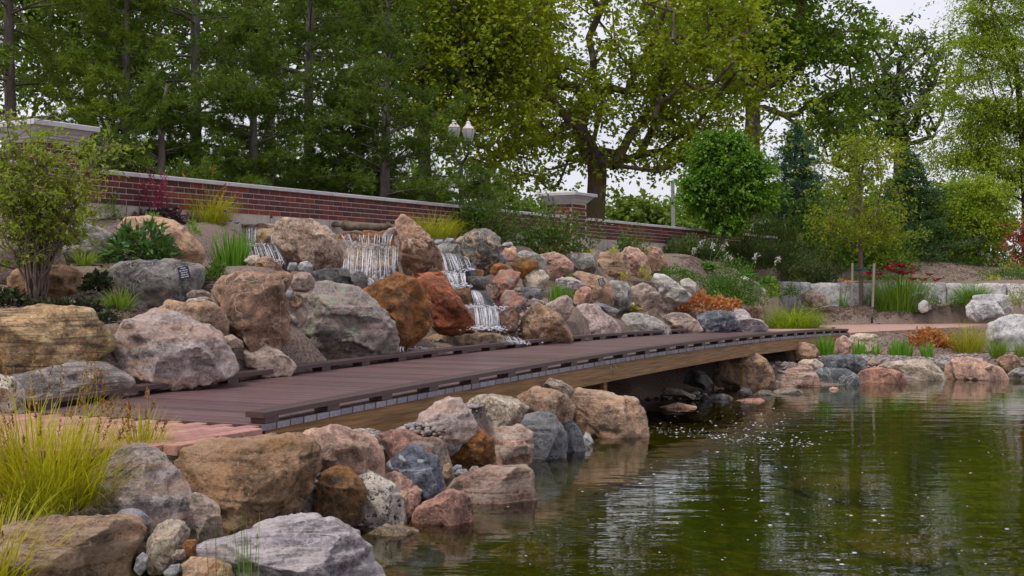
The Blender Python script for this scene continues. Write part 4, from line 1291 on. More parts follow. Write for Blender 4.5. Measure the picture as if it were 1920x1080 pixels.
def pebble_field(name, label, pts, smin, smax, mats, seed, dz=.0):
    rg = np.random.default_rng(seed)
    V0, F0 = ICO[2 if smin < .0105 else 1]
    n = len(pts)
    z = terrain(pts)
    sz = rg.uniform(smin, smax, n) * rg.choice([1, 1, .7, 1.5], n)
    sc = np.c_[rg.uniform(.8, 1.3, n), rg.uniform(.7, 1.1, n), rg.uniform(.5, .8, n)] * sz[:, None]
    an = rg.uniform(0, 6.28, n)
    V = V0[None] * sc[:, None]
    V = V * (1 + .38 * vnoise((V0[None] * 1.3 + np.arange(n)[:, None, None] * 3.7).reshape(-1, 3), seed).reshape(n, -1, 1))
    ca, sa = np.cos(an)[:, None], np.sin(an)[:, None]
    X = V[:, :, 0] * ca - V[:, :, 1] * sa; Y = V[:, :, 0] * sa + V[:, :, 1] * ca
    W = np.stack([X + pts[:, 0][:, None], Y + pts[:, 1][:, None], V[:, :, 2] + (z + sz * .2 + dz)[:, None]], -1)
    Fa = (F0[None] + (np.arange(n) * len(V0))[:, None, None]).reshape(-1, 3)
    o = link(name, mesh_from(name, W.reshape(-1, 3), [Fa], True), mats)
    tag(o, label, kind='stuff')
    return o
def gravel_mat(name, c1, c2, c3, rough=.7):
    m, ns, ls, bs = new_mat(name)
    geo = ns.new('ShaderNodeNewGeometry')
    cr = ns.new('ShaderNodeValToRGB'); e = cr.color_ramp.elements
    e[0].color = c4(c1); e[1].color = c4(c2); x = e.new(.5); x.color = c4(c3)
    x = e.new(.75); x.color = c4(tuple(v * .5 for v in c1))
    ls.new(geo.outputs['Random Per Island'], cr.inputs['Fac'])
    n = noise(ns, ls, geo.outputs['Position'], 60, 4, .6)
    c = mixc(ns, ls, ramp(ns, ls, n, .3, .7, 0, .35), cr.outputs[0], (.12, .1, .09))
    ls.new(c, bs.inputs['Base Color']); bs.inputs['Roughness'].default_value = rough
    return m
M_GRAVEL = gravel_mat('gravel', (.34, .25, .20), (.48, .40, .36), (.19, .185, .21))
M_WETGR = gravel_mat('wet_gravel', (.10, .07, .05), (.16, .12, .085), (.055, .052, .055), .2)
pebble_field('gravel', 'grey and tan river gravel along the near beam of the boardwalk', scatter_poly([[(500,815,312),(640,795,291),(760,760,266),(900,728,234),(1010,700,208),(1090,715,198),(1000,745,220),(900,770,245),(780,800,278),(700,820,298),(600,835,318),(520,840,326)]], 2800, 3), .010, .028, M_GRAVEL, 31)
pebble_field('gravel', 'small gravel among the foreground boulders', scatter_poly([[(540,960,335),(610,900,325),(700,930,310),(780,965,300),(700,1010,330),(600,1000,340)], [(120,950,372),(300,980,385),(380,1060,405),(250,1090,410),(100,1000,380)], [(800,880,280),(900,860,258),(960,880,262),(860,925,285)], [(560,850,320),(640,810,292),(760,850,270),(830,850,255),(830,890,275),(730,900,290),(600,900,325)]], 1700, 5), .009, .022, M_GRAVEL, 33)
pebble_field('gravel', 'pale gravel behind the far shore boulders', scatter_poly([[(1300,690,140),(1340,665,134),(1440,660,122),(1500,665,118),(1640,665,114),(1760,660,110),(1900,665,111),(1960,690,116),(1780,695,122),(1600,700,125),(1470,715,131),(1310,718,140)]], 2200, 7), .014, .034, M_GRAVEL, 35)
pebble_field('gravel', 'wet brown stones on the stream bed under the boardwalk', scatter_poly([[(1120,720,165),(1200,700,150),(1330,715,142),(1450,735,144),(1400,775,160),(1250,790,175),(1180,760,175)]], 2600, 9), .02, .05, M_WETGR, 37, dz=-.005)
pebble_field('gravel', 'cobbles and gravel filling the gaps beside the cascade', scatter_poly([[(940,600,142),(985,560,136),(1030,560,134),(1090,600,128),(1085,640,130),(960,640,146)], [(915,500,134),(970,500,126),(985,540,130),(935,560,136)]], 900, 11), .014, .035, M_GRAVEL, 39)
pebble_field('gravel', 'wet gravel at the foot of the cascade', scatter_poly([[(755,640,160),(800,620,156),(950,622,148),(985,640,148),(900,655,155),(770,662,162)]], 700, 13), .012, .032, M_WETGR, 41)

pebble_field('gravel', 'cobbles and gravel packed at the foot of the lichen boulder', scatter_poly([[(520,640,200),(560,600,190),(580,640,188),(600,690,188),(540,705,200),(505,690,208)]], 800, 15), .014, .034, M_GRAVEL, 43, dz=.015)
# bark mulch: loose chips over the planting beds
def chips(polys, n, seed, label):
    rg = np.random.default_rng(seed)
    pts = scatter_poly(polys, n, seed); n = len(pts); z = terrain(pts)
    L = rg.uniform(.012, .035, n); Wd = L * rg.uniform(.25, .5, n)
    a = rg.uniform(0, 6.28, n); ti = rg.uniform(-.5, .5, n)
    d = np.c_[np.cos(a), np.sin(a), ti]; s_ = np.c_[-np.sin(a), np.cos(a), rg.uniform(-.4, .4, n)]
    c = np.c_[pts, z + .008]
    hgt = np.array([0, 0, .008])
    V = np.stack([c - d * L[:, None], c + s_ * Wd[:, None], c + d * L[:, None], c - s_ * Wd[:, None], c + hgt], 1)
    f = np.array([[0, 1, 4], [1, 2, 4], [2, 3, 4], [3, 0, 4]])
    o = link('mulch', mesh_from('mulch', V.reshape(-1, 3), [(f[None] + (np.arange(n) * 5)[:, None, None]).reshape(-1, 3)]), M_MULCH)
    tag(o, label, kind='stuff')
M_MULCH = gravel_mat('mulch', (.15, .09, .065), (.26, .17, .125), (.08, .05, .038), .95)
chips([[(1440,612,96),(1480,580,80),(1640,576,78),(1900,574,80),(1960,600,86),(1790,606,84),(1560,609,84)]], 15000, 3, 'brown bark mulch over the bed beyond the far path')
chips([[(1600,630,98),(1740,618,88),(1960,625,92),(1960,665,108),(1750,665,110),(1600,668,114)]], 6000, 4, 'brown bark mulch on the far shore')
chips([[(1100,560,118),(1200,560,112),(1300,580,108),(1420,575,98),(1400,600,104),(1160,600,118)], [(1130,515,106),(1260,500,96),(1300,520,100),(1180,540,108)], [(1260,480,92),(1350,480,86),(1420,540,90),(1300,520,96)]], 7000, 5, 'brown bark mulch between the boulders beyond the kerb')
chips([[(0,900,360),(160,880,360),(200,960,372),(120,985,380),(0,985,382)], [(0,540,215),(200,540,212),(400,560,208),(230,620,232),(0,580,230)], [(100,480,190),(220,470,180),(400,490,185),(460,520,195),(380,540,205),(180,500,198)], [(130,410,166),(330,405,160),(330,420,165),(130,425,168)]], 7000, 6, 'dark bark mulch around the tall shrub and the grasses')
chips([[(1600,520,74),(1680,480,66),(1800,480,64),(1900,505,66),(1780,525,73)]], 5000, 7, 'brown bark mulch on the mound below the dark spruce')
# ------------------------------------------------------------------ falling water
def sheet_water():
    m, ns, ls, bs = new_mat('sheet_water')
    geo = ns.new('ShaderNodeNewGeometry')
    mp = ns.new('ShaderNodeMapping'); mp.inputs['Scale'].default_value = (34, 12, 1.6); ls.new(geo.outputs['Position'], mp.inputs[0])
    n1 = noise(ns, ls, mp.outputs[0], 1.0, 3, .6, .3)
    bs.inputs['Base Color'].default_value = (.80, .80, .88, 1); bs.inputs['Roughness'].default_value = .3
    gl = nod(ns, 'ShaderNodeBsdfGlossy', Roughness=.12)
    tr = nod(ns, 'ShaderNodeBsdfTransparent', Color=(.9, .88, .88, 1))
    b = nod(ns, 'ShaderNodeBump', Strength=.5, Distance=.02); ls.new(n1, b.inputs['Height']); ls.new(b.outputs[0], gl.inputs['Normal']); ls.new(b.outputs[0], bs.inputs['Normal'])
    m1 = ns.new('ShaderNodeMixShader'); m1.inputs[0].default_value = .1
    ls.new(tr.outputs[0], m1.inputs[1]); ls.new(gl.outputs[0], m1.inputs[2])
    m2 = ns.new('ShaderNodeMixShader')
    ls.new(ramp(ns, ls, n1, .47, .85, 0, .55), m2.inputs[0]); ls.new(m1.outputs[0], m2.inputs[1]); ls.new(bs.outputs[0], m2.inputs[2])
    ls.new(m2.outputs[0], ns['Material Output'].inputs['Surface'])
    return m
M_SHEET = sheet_water()
def strands(rg, top, bot, n, bow=.12, w=(.0015, .0045), start=.0, segs=7):
    """thin ribbons of white water from a lip (px,py,ppm points) to a foot; returns V, F"""
    top = np.array([U(*p) for p in top]); bot = np.array([U(*p) for p in bot])
    def along(P, u):
        t = u * (len(P) - 1); i = np.minimum(t.astype(int), len(P) - 2); f = (t - i)[:, None]
        return P[i] * (1 - f) + P[i + 1] * f
    u = np.sort(np.clip(rg.beta(1, 1, n) + .02 * np.sin(np.arange(n)), 0, 1))
    a = along(top, u); b = along(bot, np.clip(u + rg.normal(0, .035, n), 0, 1))
    t0 = rg.uniform(0, .35, n) * (rg.random(n) < .45); t1 = np.where(rg.random(n) < .4, rg.uniform(.6, 1, n), 1)
    tt = t0[:, None] + (t1 - t0)[:, None] * np.linspace(0, 1, segs + 1)[None]
    P = a[:, None] * (1 - tt[..., None]) + b[:, None] * tt[..., None]
    # thrown towards the pond, then straight down
    drop = (a[:, 2] - b[:, 2])[:, None]
    P[..., 2] = a[:, 2][:, None] - drop * tt ** 1.5
    P[..., 1] -= bow * np.sqrt(tt) * rg.uniform(.6, 1.2, n)[:, None]
    P[..., 0] += np.cumsum(rg.normal(0, .0015, P.shape[:2]), 1)
    wd = rg.uniform(w[0], w[1], n)[:, None] * (1.02 - np.abs(np.linspace(-1, 1, segs + 1))[None] ** 2.5)
    d = np.array([1.0, 0, 0]); e = np.array([0, -.7, .2])
    V = np.stack([P - d * wd[..., None], P + e * wd[..., None] * .6, P + d * wd[..., None]], 2)   # (n, segs+1, 3, 3)
    m = (segs + 1) * 3
    F0 = []
    for i in range(segs):
        for j in range(2):
            F0.append([i * 3 + j, i * 3 + j + 1, (i + 1) * 3 + j + 1, (i + 1) * 3 + j])
    Fa = (np.array(F0)[None] + (np.arange(n) * m)[:, None, None]).reshape(-1, 4)
    return V.reshape(-1, 3), Fa

def froth(rg, pts, n, spread, size):
    V0, F0 = ICO[1]
    P = np.array([U(*p) for p in pts])
    c = P[rg.integers(0, len(P), n)] + rg.normal(0, 1, (n, 3)) * np.array(spread)
    s = rg.uniform(size[0], size[1], n)
    V = V0[None] * s[:, None, None] * np.array([1.3, 1, .6]) + c[:, None]
    return V.reshape(-1, 3), (F0[None] + (np.arange(n) * len(V0))[:, None, None]).reshape(-1, 3)

def sheet(P0, P1, bow, k=16, m=10):
    a = np.array([U(*p) for p in P0]); b = np.array([U(*p) for p in P1])
    u = np.linspace(0, 1, k); t = np.linspace(0, 1, m)
    def al(P):
        q = u * (len(P) - 1); i = np.minimum(q.astype(int), len(P) - 2); f = (q - i)[:, None]
        return P[i] * (1 - f) + P[i + 1] * f
    A, B = al(a), al(b)
    V = A[None] * (1 - t[:, None, None]) + B[None] * t[:, None, None]
    V[..., 2] = A[None, :, 2] - (A - B)[None, :, 2] * t[:, None] ** 1.5
    V[..., 1] -= (bow * np.sqrt(t))[:, None] + .01 * np.sin(u * 40)[None]
    F0 = [[i * k + j, i * k + j + 1, (i + 1) * k + j + 1, (i + 1) * k + j] for i in range(m - 1) for j in range(k - 1)]
    return V.reshape(-1, 3), np.array(F0)

def waterfall(label, runs, foams, seed):
    rg = np.random.default_rng(seed)
    e = empty('waterfall', U(*runs[-1][1][0]), label, 'waterfall', 'falls over the rock ledges')
    for top, bot, n, bow in runs:
        V, F_ = sheet(top, bot, bow * .8)
        part('water_sheet', V, [F_], M_SHEET, e, True)
        V, F_ = strands(rg, top, bot, int(n * .5), bow, (.0011, .0036))
        part('white_strand', V, [F_], M_WHITE, e, True, kind='stuff')
    for pts, n, sp, sz in foams:
        V, F_ = froth(rg, pts, n, sp, sz)
        part('froth', V, [F_], M_WHITE, e, True, kind='stuff')
    return e
waterfall('narrow two step waterfall left of the granite boulder',
          [([(463,427,148), (484,427,148)], [(466,457,150), (485,457,150)], 26, .1), ([(508,437,148), (516,437,148)], [(508,458,150), (515,458,150)], 6, .06),
           ([(462,458,152), (490,457,152), (515,460,152)], [(470,500,160), (510,505,160), (541,497,160)], 60, .16)],
          [([(470,458,153), (490,458,153)], 40, (.05, .03, .01), (.005, .012))], 3)
waterfall('broad middle waterfall over a rusty ledge',
          [([(636,437,142), (690,436,142), (738,438,142)], [(648,462,146), (690,462,146), (732,463,146)], 60, .08),
           ([(648,463,149), (700,461,149), (747,464,149)], [(643,524,160), (700,534,160), (746,524,160)], 110, .14)],
          [([(660,526,160), (690,532,160), (720,530,160)], 160, (.12, .05, .02), (.006, .016)), ([(660,463,150), (690,463,150), (725,463,150)], 70, (.13, .02, .008), (.004, .01))], 5)
waterfall('long cascade tumbling between the red boulders and the veined dark one',
          [([(826,474,142), (846,474,142)], [(838,512,150), (868,510,150)], 60, .12), ([(848,476,142), (876,484,142)], [(858,508,149), (886,503,149)], 26, .08),
           ([(836,511,152), (872,511,152)], [(846,540,155), (876,537,155)], 60, .1), ([(882,543,152), (896,543,152)], [(890,574,155), (916,574,155)], 40, .1),
           ([(888,574,156), (934,574,156)], [(894,616,160), (938,616,160)], 90, .12)],
          [([(838,512,151), (860,514,151), (880,505,150)], 90, (.05, .03, .015), (.006, .014)), ([(850,538,156), (870,536,156)], 110, (.05, .03, .02), (.006, .015)),
           ([(892,575,157), (925,577,157)], 130, (.08, .03, .015), (.006, .014)), ([(898,615,161), (936,616,161)], 150, (.07, .04, .012), (.006, .015))], 7)
# water racing off the shelf behind the kerb
waterfall('white water slipping under the boardwalk beside the lichen boulder',
          [([(752,640,168), (780,648,164)], [(752,664,173), (810,660,168)], 50, .05)], [([(765,652,170), (790,655,168)], 120, (.09, .05, .012), (.005, .013))], 9)
waterfall('white water slipping off the wet shelf under the boardwalk',
          [([(938,628,153), (975,632,150)], [(945,646,158), (990,645,155)], 45, .05)], [([(955,640,156), (975,643,155)], 80, (.1, .05, .012), (.005, .012))], 10)
# thin film of water over the shelf and in the stream mouth
def film(name, pts, dz, label):
    P = np.array([U(*p) for p in pts])
    bm = bmesh.new(); vs = [bm.verts.new(p + np.array([0, 0, dz])) for p in P]
    bm.faces.new(vs); bmesh.ops.triangulate(bm, faces=bm.faces)
    bmesh.ops.recalc_face_normals(bm, faces=bm.faces)
    if sum(f.normal.z for f in bm.faces) < 0: bmesh.ops.reverse_faces(bm, faces=bm.faces)
    me = bpy.data.meshes.new(name); bm.to_mesh(me); bm.free()
    tag(link(name, me, M_STREAM), label, kind='structure')
film('pool_water', [(655,545,168), (690,538,160), (760,540,160), (750,580,168), (700,575,172)], 0, 'small pool below the middle waterfall')

# foam bubbles drifting on the pond
rg = np.random.default_rng(12)
bp = []
for _ in range(330):
    t = rg.random()
    if t < .62: px, py = rg.normal(1440, 75), rg.normal(800, 38)
    elif t < .8: px, py = rg.uniform(1180, 1900), rg.uniform(790, 1000)
    else: px, py = rg.uniform(950, 1900), rg.uniform(820, 1060)
    if py < 760: continue
    bp.append(U(px, py, (py - 540) / CH))
for _ in range(240):
    t = rg.random(); px = 1180 + 330 * t + rg.normal(0, 14); py = 800 + 34 * t + rg.normal(0, 5)
    bp.append(U(px, py, (py - 540) / CH))
bp = np.array(bp); bp = bp[pond_dist(bp[:, :2]) > .05]
V0, F0 = ICO[1]; n = len(bp)
s = rg.uniform(.0022, .007, n) * rg.choice([1, 1, 1, 2.0], n)
V = V0[None] * s[:, None, None] * np.array([1.3, 1.3, .4]) + bp[:, None]
tag(link('foam', mesh_from('foam', V.reshape(-1, 3), [(F0[None] + (np.arange(n) * len(V0))[:, None, None]).reshape(-1, 3)], True), M_WHITE), 'white foam bubbles drifting on the pond', kind='stuff')

# stones lying under the water
for k, (px, py, wpx, lab) in enumerate([(1700, 965, 210, 'pale stone lying under the water in the middle of the pond'), (985, 1050, 150, 'pale stone lying under the water near the bottom frame edge'), (840, 985, 120, 'greenish stone under the water by the near bank'), (1560, 880, 180, 'olive stone lying deep under the water'), (1150, 905, 170, 'tan stone under the water below the layered tip boulder')]):
    ppm = (py - 540) / (CH + .16)
    c = U(px, py, ppm)
    V0, F0 = ICO[4]
    rx = wpx / ppm / 2
    V = V0 * np.array([rx, rx * .75, .14])
    V = V * (1 + .16 * fbm(V0 * 1.3, k * 5, 4))[:, None]
    z0 = gz(c[0], c[1])
    o = link('boulder', mesh_from('boulder', V - np.array([0, 0, V[:, 2].min()]), [F0], True), ROCKM['wettan'], None, (c[0], c[1], min(z0 - .06, -.05 - np.ptp(V[:, 2]))))
    tag(o, lab, 'rock', 'stones on the pond bed')

# ------------------------------------------------------------------ small notices fixed on two boulders
def notice(rock, px, py, wpx, hpx, lean, label, cat='sign'):
    ob, X, c, (ex_, ez_) = ROCKOBJ[rock]
    ppm = F / c[1]
    az = math.atan2(c[0], c[1])
    lx = (px - (960 + c[0] * ppm)) / ppm * math.cos(az); ly = (540 - (c[2] - CH) * ppm - py) / ppm
    w, h = wpx / ppm, hpx / ppm
    m = (np.abs(X[:, 0] - lx) < w * .55) & (np.abs(X[:, 1] - ly) < h * .55)
    zmax = X[m, 2].max() if m.any() else .2
    dep = zmax + .012
    # the front stands nearer to the eye than the outline plane: shrink the offsets to match
    kf = (c[1] - dep) / c[1]
    cc = U(px, py, ppm / kf)
    e = empty('notice', cc - np.array([0, 0, h / 2]), label, cat, 'notices on the boulders')
    rt = Matrix.Rotation(az * -1, 4, 'Z') @ Matrix.Rotation(R(90 - 12), 4, 'X') @ Matrix.Rotation(R(-lean), 4, 'Z')
    me = box_mesh('plate', w / 2, h / 2, .004, .002)
    pl = link('plate', me, M_SIGN, e)
    pl.matrix_local = Matrix.Translation((0, 0, h / 2)) @ rt
    for k, line in enumerate(['Please', 'do not sit,', 'stand or', 'climb on', 'the rocks']):
        cu = bpy.data.curves.new('lettering', 'FONT')
        cu.body = line; cu.align_x = 'CENTER'; cu.align_y = 'CENTER'; cu.size = h * .155; cu.extrude = .0004; cu.offset = h * .001
        t = bpy.data.objects.new('lettering', cu); COL.objects.link(t); cu.materials.append(M_TEXT)
        bpy.context.view_layer.update()
        tm = bpy.data.meshes.new_from_object(t)
        bpy.data.objects.remove(t)
        t = link('lettering', tm, M_TEXT, pl)
        t.location = (0, h * (.36 - .18 * k), .0048)
notice('dark grey boulder carrying the small notice by the spotted plant', 345, 511, 20, 23, -12, 'small navy notice in white print on the dark grey boulder')
notice('tan boulder carrying the second small notice', 1127.5, 528, 11, 13.5, -14, 'small navy notice in white print on the tan boulder')

# ------------------------------------------------------------------ driftwood
def log(label, pts, r, seed):
    rg = np.random.default_rng(seed)
    P = np.array([U(*p) for p in pts])
    q = np.linspace(0, 1, 14); t = q * (len(P) - 1); i = np.minimum(t.astype(int), len(P) - 2); f = (t - i)[:, None]
    Q = P[i] * (1 - f) + P[i + 1] * f
    mb = MB(); mb.tube(Q, r * (1 + .25 * rg.normal(size=14)).clip(.6, 1.4), 9)
    V, F_ = mb.out()
    V = V + .018 * np.c_[fbm(V * 9, seed, 3), fbm(V * 9, seed + 1, 3), fbm(V * 9, seed + 2, 3)]
    c = V.mean(0); c[2] = V[:, 2].min()
    o = link('driftwood_log', mesh_from('driftwood_log', V - c, F_, True), BK['log'], None, c)
    tag(o, label, 'log', 'logs above the falls')
log('long weathered log lying above the middle waterfall', [(612,419,133), (650,424,134), (700,428,135), (732,424,135)], .05, 2)
log('short brown log end above the narrow waterfall', [(467,404,140), (485,405,141), (506,407,142)], .035, 3)
log('grey broken branch at the right end of the long log', [(726,418,138), (738,425,139), (748,436,141)], .02, 4)

# ------------------------------------------------------------------ plant builders
def blades(rg, base, az, lean, L, W, droop, segs=5, shape='grass', fold=0.0):
    n = len(base)
    t = np.linspace(0, 1, segs + 1)
    e = (np.pi / 2 - lean)[:, None] - droop[:, None] * (t[None, :-1] + .5 / segs) ** 1.4
    h = np.c_[np.cos(az), np.sin(az)]
    st = (L / segs)[:, None]
    dx = np.cos(e) * st; dz = np.sin(e) * st
    r = np.concatenate([np.zeros((n, 1)), np.cumsum(dx, 1)], 1); z = np.concatenate([np.zeros((n, 1)), np.cumsum(dz, 1)], 1)
    P = np.stack([base[:, 0][:, None] + r * h[:, :1], base[:, 1][:, None] + r * h[:, 1:], base[:, 2][:, None] + z], -1)
    if shape == 'grass': pr = np.clip(1 - t ** 2.2, .06, 1) * (.55 + .45 * np.minimum(1, t * 4))
    elif shape == 'iris': pr = np.clip(1 - t ** 3.5, .04, 1)
    else: pr = np.clip(np.sin(np.pi * np.clip(t * .93 + .07, 0, 1) ** .85), .05, 1) * np.where(t < .25, .35, 1)
    wv = W[:, None] * pr[None] * .5
    tw = rg.uniform(-.5, .5, n)
    sd = np.c_[-np.sin(az + tw), np.cos(az + tw), np.zeros(n)]
    lft = P - sd[:, None] * wv[..., None]; rgt = P + sd[:, None] * wv[..., None]
    if fold:
        lft[..., 2] += wv * fold; rgt[..., 2] += wv * fold
        V = np.stack([lft, P, rgt], 2); k = 3
    else:
        V = np.stack([lft, rgt], 2); k = 2
    m = (segs + 1) * k
    F0 = [[i * k + j, i * k + j + 1, (i + 1) * k + j + 1, (i + 1) * k + j] for i in range(segs) for j in range(k - 1)]
    return V.reshape(-1, 3), (np.array(F0)[None] + (np.arange(n) * m)[:, None, None]).reshape(-1, 4), P

def leafcards(rg, C, D, L, W, fold=.25, up=None):
    n = len(C)
    D = D / (np.linalg.norm(D, axis=1)[:, None] + 1e-9)
    a = rg.normal(size=(n, 3)) * .6 + (np.array([0, 0, 1.0]) if up is None else up)
    s = np.cross(D, a); s /= np.linalg.norm(s, axis=1)[:, None] + 1e-9
    nn = np.cross(s, D)
    L = np.broadcast_to(L, (n,))[:, None]; W = np.broadcast_to(W, (n,))[:, None]
    mid = C + D * L * .45
    V = np.stack([C, mid - s * W * .5 + nn * W * fold, C + D * L, mid + s * W * .5 + nn * W * fold], 1)
    F0 = np.array([[0, 1, 2], [0, 2, 3]])
    return V.reshape(-1, 3), (F0[None] + (np.arange(n) * 4)[:, None, None]).reshape(-1, 3)

def ground_at(px, py, ppm):
    p = U(px, py, ppm)
    z = gz(p[0], p[1])
    if -.15 < p[2] - z < .3:
        p[2] = max(z, p[2] - .06)
    return p

SEED = [100]
def nseed():
    SEED[0] += 1
    return np.random.default_rng(SEED[0])

def clump(name, label, group, px, py, ppm, rpx, n, hpx, mat, wmm=8, lean=(.05, .6), droop=(.3, 1.2), shape='grass', cat='plant', seeds=0, seedmat='seed', segs=5, base_y=.6, extra=None):
    rg = nseed()
    c = ground_at(px, py, ppm)
    r = rpx / ppm
    a = rg.uniform(0, 6.28, n); q = np.sqrt(rg.random(n)) * r
    bx = c[0] + np.cos(a) * q; by = c[1] + np.sin(a) * q * base_y
    bz = np.full(n, c[2] - .03)
    rel = q / max(r, 1e-3)
    ln = rg.uniform(lean[0], lean[1], n) * (.35 + .65 * rel)
    az = a + rg.normal(0, .5, n)
    L = hpx / ppm * rg.uniform(.55, 1.15, n) * (1 - .25 * rel)
    e = empty(name, (c[0], c[1], c[2] - .03), label, cat, group)
    V, F_, P = blades(rg, np.c_[bx, by, bz], az, ln, L, rg.uniform(.6, 1.2, n) * wmm / 1000, rg.uniform(droop[0], droop[1], n), segs, shape)
    part('blades', V, [F_], LM[mat], e, kind='stuff')
    if seeds:
        k = rg.choice(n, seeds)
        b0 = np.c_[bx[k], by[k], bz[k]]
        V, F_, P = blades(rg, b0, az[k], ln[k] * .5, L[k] * rg.uniform(1.1, 1.3, seeds), np.full(seeds, wmm / 1000 * .4), rg.uniform(.1, .35, seeds), 5, 'iris')
        part('flower_stalks', V, [F_], LM[mat], e, kind='stuff')
        tip = P[:, -1]; tdir = P[:, -1] - P[:, -2]
        m = 16
        tdir = tdir / (np.linalg.norm(tdir, axis=1)[:, None] + 1e-9)
        C = np.repeat(tip, m, 0) - np.repeat(tdir, m, 0) * rg.uniform(0, .28, (seeds * m, 1)) * np.repeat(L[k], m)[:, None] * .75
        V, F_ = leafcards(rg, C, np.repeat(tdir, m, 0) + rg.normal(0, .5, (seeds * m, 3)), .032 * 240 / max(ppm, 200), .013 * 240 / max(ppm, 200))
        part('seed_heads', V, [F_], LM[seedmat], e, kind='stuff')
    return e

def blooms(e, rg, pts, size, petals, mat, name='bloom'):
    for p in pts:
        az = rg.uniform(0, 6.28) + np.arange(petals) * 6.283 / petals
        C = np.repeat([p], petals, 0)
        D = np.c_[np.cos(az), np.sin(az), np.full(petals, .5)]
        V, F_ = leafcards(rg, C, D, size, size * .6, .2)
        part(name, V, [F_], LM[mat], e)

def mound(name, label, group, px, py, ppm, wpx, hpx, n, leaf, mat, cat='plant', stems=5, dep=.8, lw=.55, up=.5, shell=.55, stemmat='brown', lumps=0.18, drop=0.0):
    """a bush: leaves spread through an uneven dome that stands on (px, py)"""
    rg = nseed()
    c = ground_at(px, py, ppm)
    rx, rz = wpx / ppm / 2, hpx / ppm
    e = empty(name, (c[0], c[1], c[2] - .04), label, cat, group)
    d = rg.normal(size=(n, 3)); d[:, 2] = np.abs(d[:, 2]) * 1.0 - .1
    d /= np.linalg.norm(d, axis=1)[:, None]
    rr = 1 - shell * rg.random(n) ** 1.6
    lump = 1 + lumps * 1.6 * fbm(d * 2.2 + SEED[0], SEED[0], 3)
    q = d * (rr * lump)[:, None]
    C = np.c_[c[0] + q[:, 0] * rx, c[1] + q[:, 1] * rx * dep, c[2] + np.maximum(q[:, 2], -.05) * rz]
    D = d + rg.normal(0, .7, (n, 3)) + np.array([0, 0, up - drop])
    V, F_ = leafcards(rg, C, D, rg.uniform(.7, 1.25, n) * leaf, rg.uniform(.7, 1.2, n) * leaf * lw)
    part('foliage', V, [F_], LM[mat], e, kind='stuff')
    if stems:
        mb = MB()
        for k in range(stems):
            a = rg.uniform(0, 6.28); o = rg.uniform(.2, .85)
            tip = c + np.array([math.cos(a) * rx * o, math.sin(a) * rx * o * dep, rz * rg.uniform(.5, .95)])
            mid = c * .45 + tip * .55 + np.array([0, 0, rz * .12])
            b = c + np.array([rg.normal(0, .02), rg.normal(0, .02), -.04])
            mb.tube([b, mid, tip], [max(.004, rz * .012), max(.003, rz * .008), .002], 5)
        mb.part('stems', BK[stemmat], e, kind='stuff')
    return e

def rosette(name, label, group, px, py, ppm, rpx, n, Lpx, mat, wr=.45, cat='plant', lean=(.3, 1.25), droop=(.4, 1.0)):
    rg = nseed()
    c = ground_at(px, py, ppm)
    e = empty(name, (c[0], c[1], c[2] - .02), label, cat, group)
    az = np.arange(n) * 2.399 + rg.normal(0, .2, n)
    q = rg.random(n)
    L = Lpx / ppm * rg.uniform(.75, 1.15, n)
    base = np.c_[c[0] + np.cos(az) * rpx / ppm * q * .6, c[1] + np.sin(az) * rpx / ppm * q * .6, np.full(n, c[2] - .02)]
    V, F_, P = blades(rg, base, az, lean[0] + (lean[1] - lean[0]) * q, L, L * wr, rg.uniform(droop[0], droop[1], n), 6, 'leaf', fold=.35)
    # each leaf on its own, as far as they can be told apart
    part('leaves', V, [F_], LM[mat], e, True, kind='stuff')
    return e

def spike(e, rg, base, h, mat, stemmat, bloom_from=.6, m=16, size=.03, lean=.15, az=None, thick=.004):
    az = rg.uniform(0, 6.28) if az is None else az
    V, F_, P = blades(rg, np.array([base]), np.array([az]), np.array([lean]), np.array([h]), np.array([thick * 2]), np.array([.35]), 8, 'iris')
    part('flower_stalk', V, [F_], LM[stemmat], e)
    t = rg.uniform(bloom_from, 1, m) * 8
    i = np.minimum(t.astype(int), 7); f = (t - i)[:, None]
    C = P[0][i] * (1 - f) + P[0][i + 1] * f
    V, F_ = leafcards(rg, C, rg.normal(0, 1, (m, 3)) + np.array([0, 0, .1]), size, size * .5)
    part('flower_spike', V, [F_], LM[mat], e, kind='stuff')
# ------------------------------------------------------------------ planting
GR = 'ornamental grasses'
clump('grass_clump', 'tall yellow green grass with brown seed heads beside the pavers', GR, 80, 935, 366, 125, 900, 255, 'goldgrass', 8, (.03, 1.0), (.15, 1.5), seeds=80, segs=8)
clump('grass_clump', 'smaller grass tuft with seed heads in front of the pavers', GR, 262, 852, 340, 34, 190, 140, 'yellowgrass', 8, (.05, .9), (.1, .8), seeds=22)
clump('grass_clump', 'yellow green grass spilling over the bottom corner boulder', GR, -25, 1085, 415, 75, 340, 265, 'goldgrass', 9, (.1, .9), (.4, 1.5), seeds=6)
clump('grass_clump', 'low arching grass at the foot of the tall yellow grass', GR, 70, 968, 374, 90, 300, 130, 'yellowgrass', 7, (.3, 1.1), (.6, 1.7))
clump('rush_clump', 'thin upright rush stems before the lilac grey boulder', 'rushes', 465, 1092, 415, 24, 24, 205, 'daylily', 4, (.02, .18), (0, .15), shape='iris')
clump('rush_clump', 'few single rush stalks left of the upright rushes', 'rushes', 408, 1092, 415, 16, 7, 165, 'daylily', 3.5, (.02, .25), (0, .2), shape='iris')
clump('grass_clump', 'yellow green grass clump against the brick wall by the coral bells', GR, 390, 412, 152, 40, 620, 92, 'yellowgrass', 7, (.05, .8), (.5, 1.7), seeds=12)
clump('grass_clump', 'weeping yellow grass right of the leaning brown boulder', GR, 812, 446, 128, 44, 800, 76, 'yellowgrass', 7, (.1, .9), (.7, 1.9))
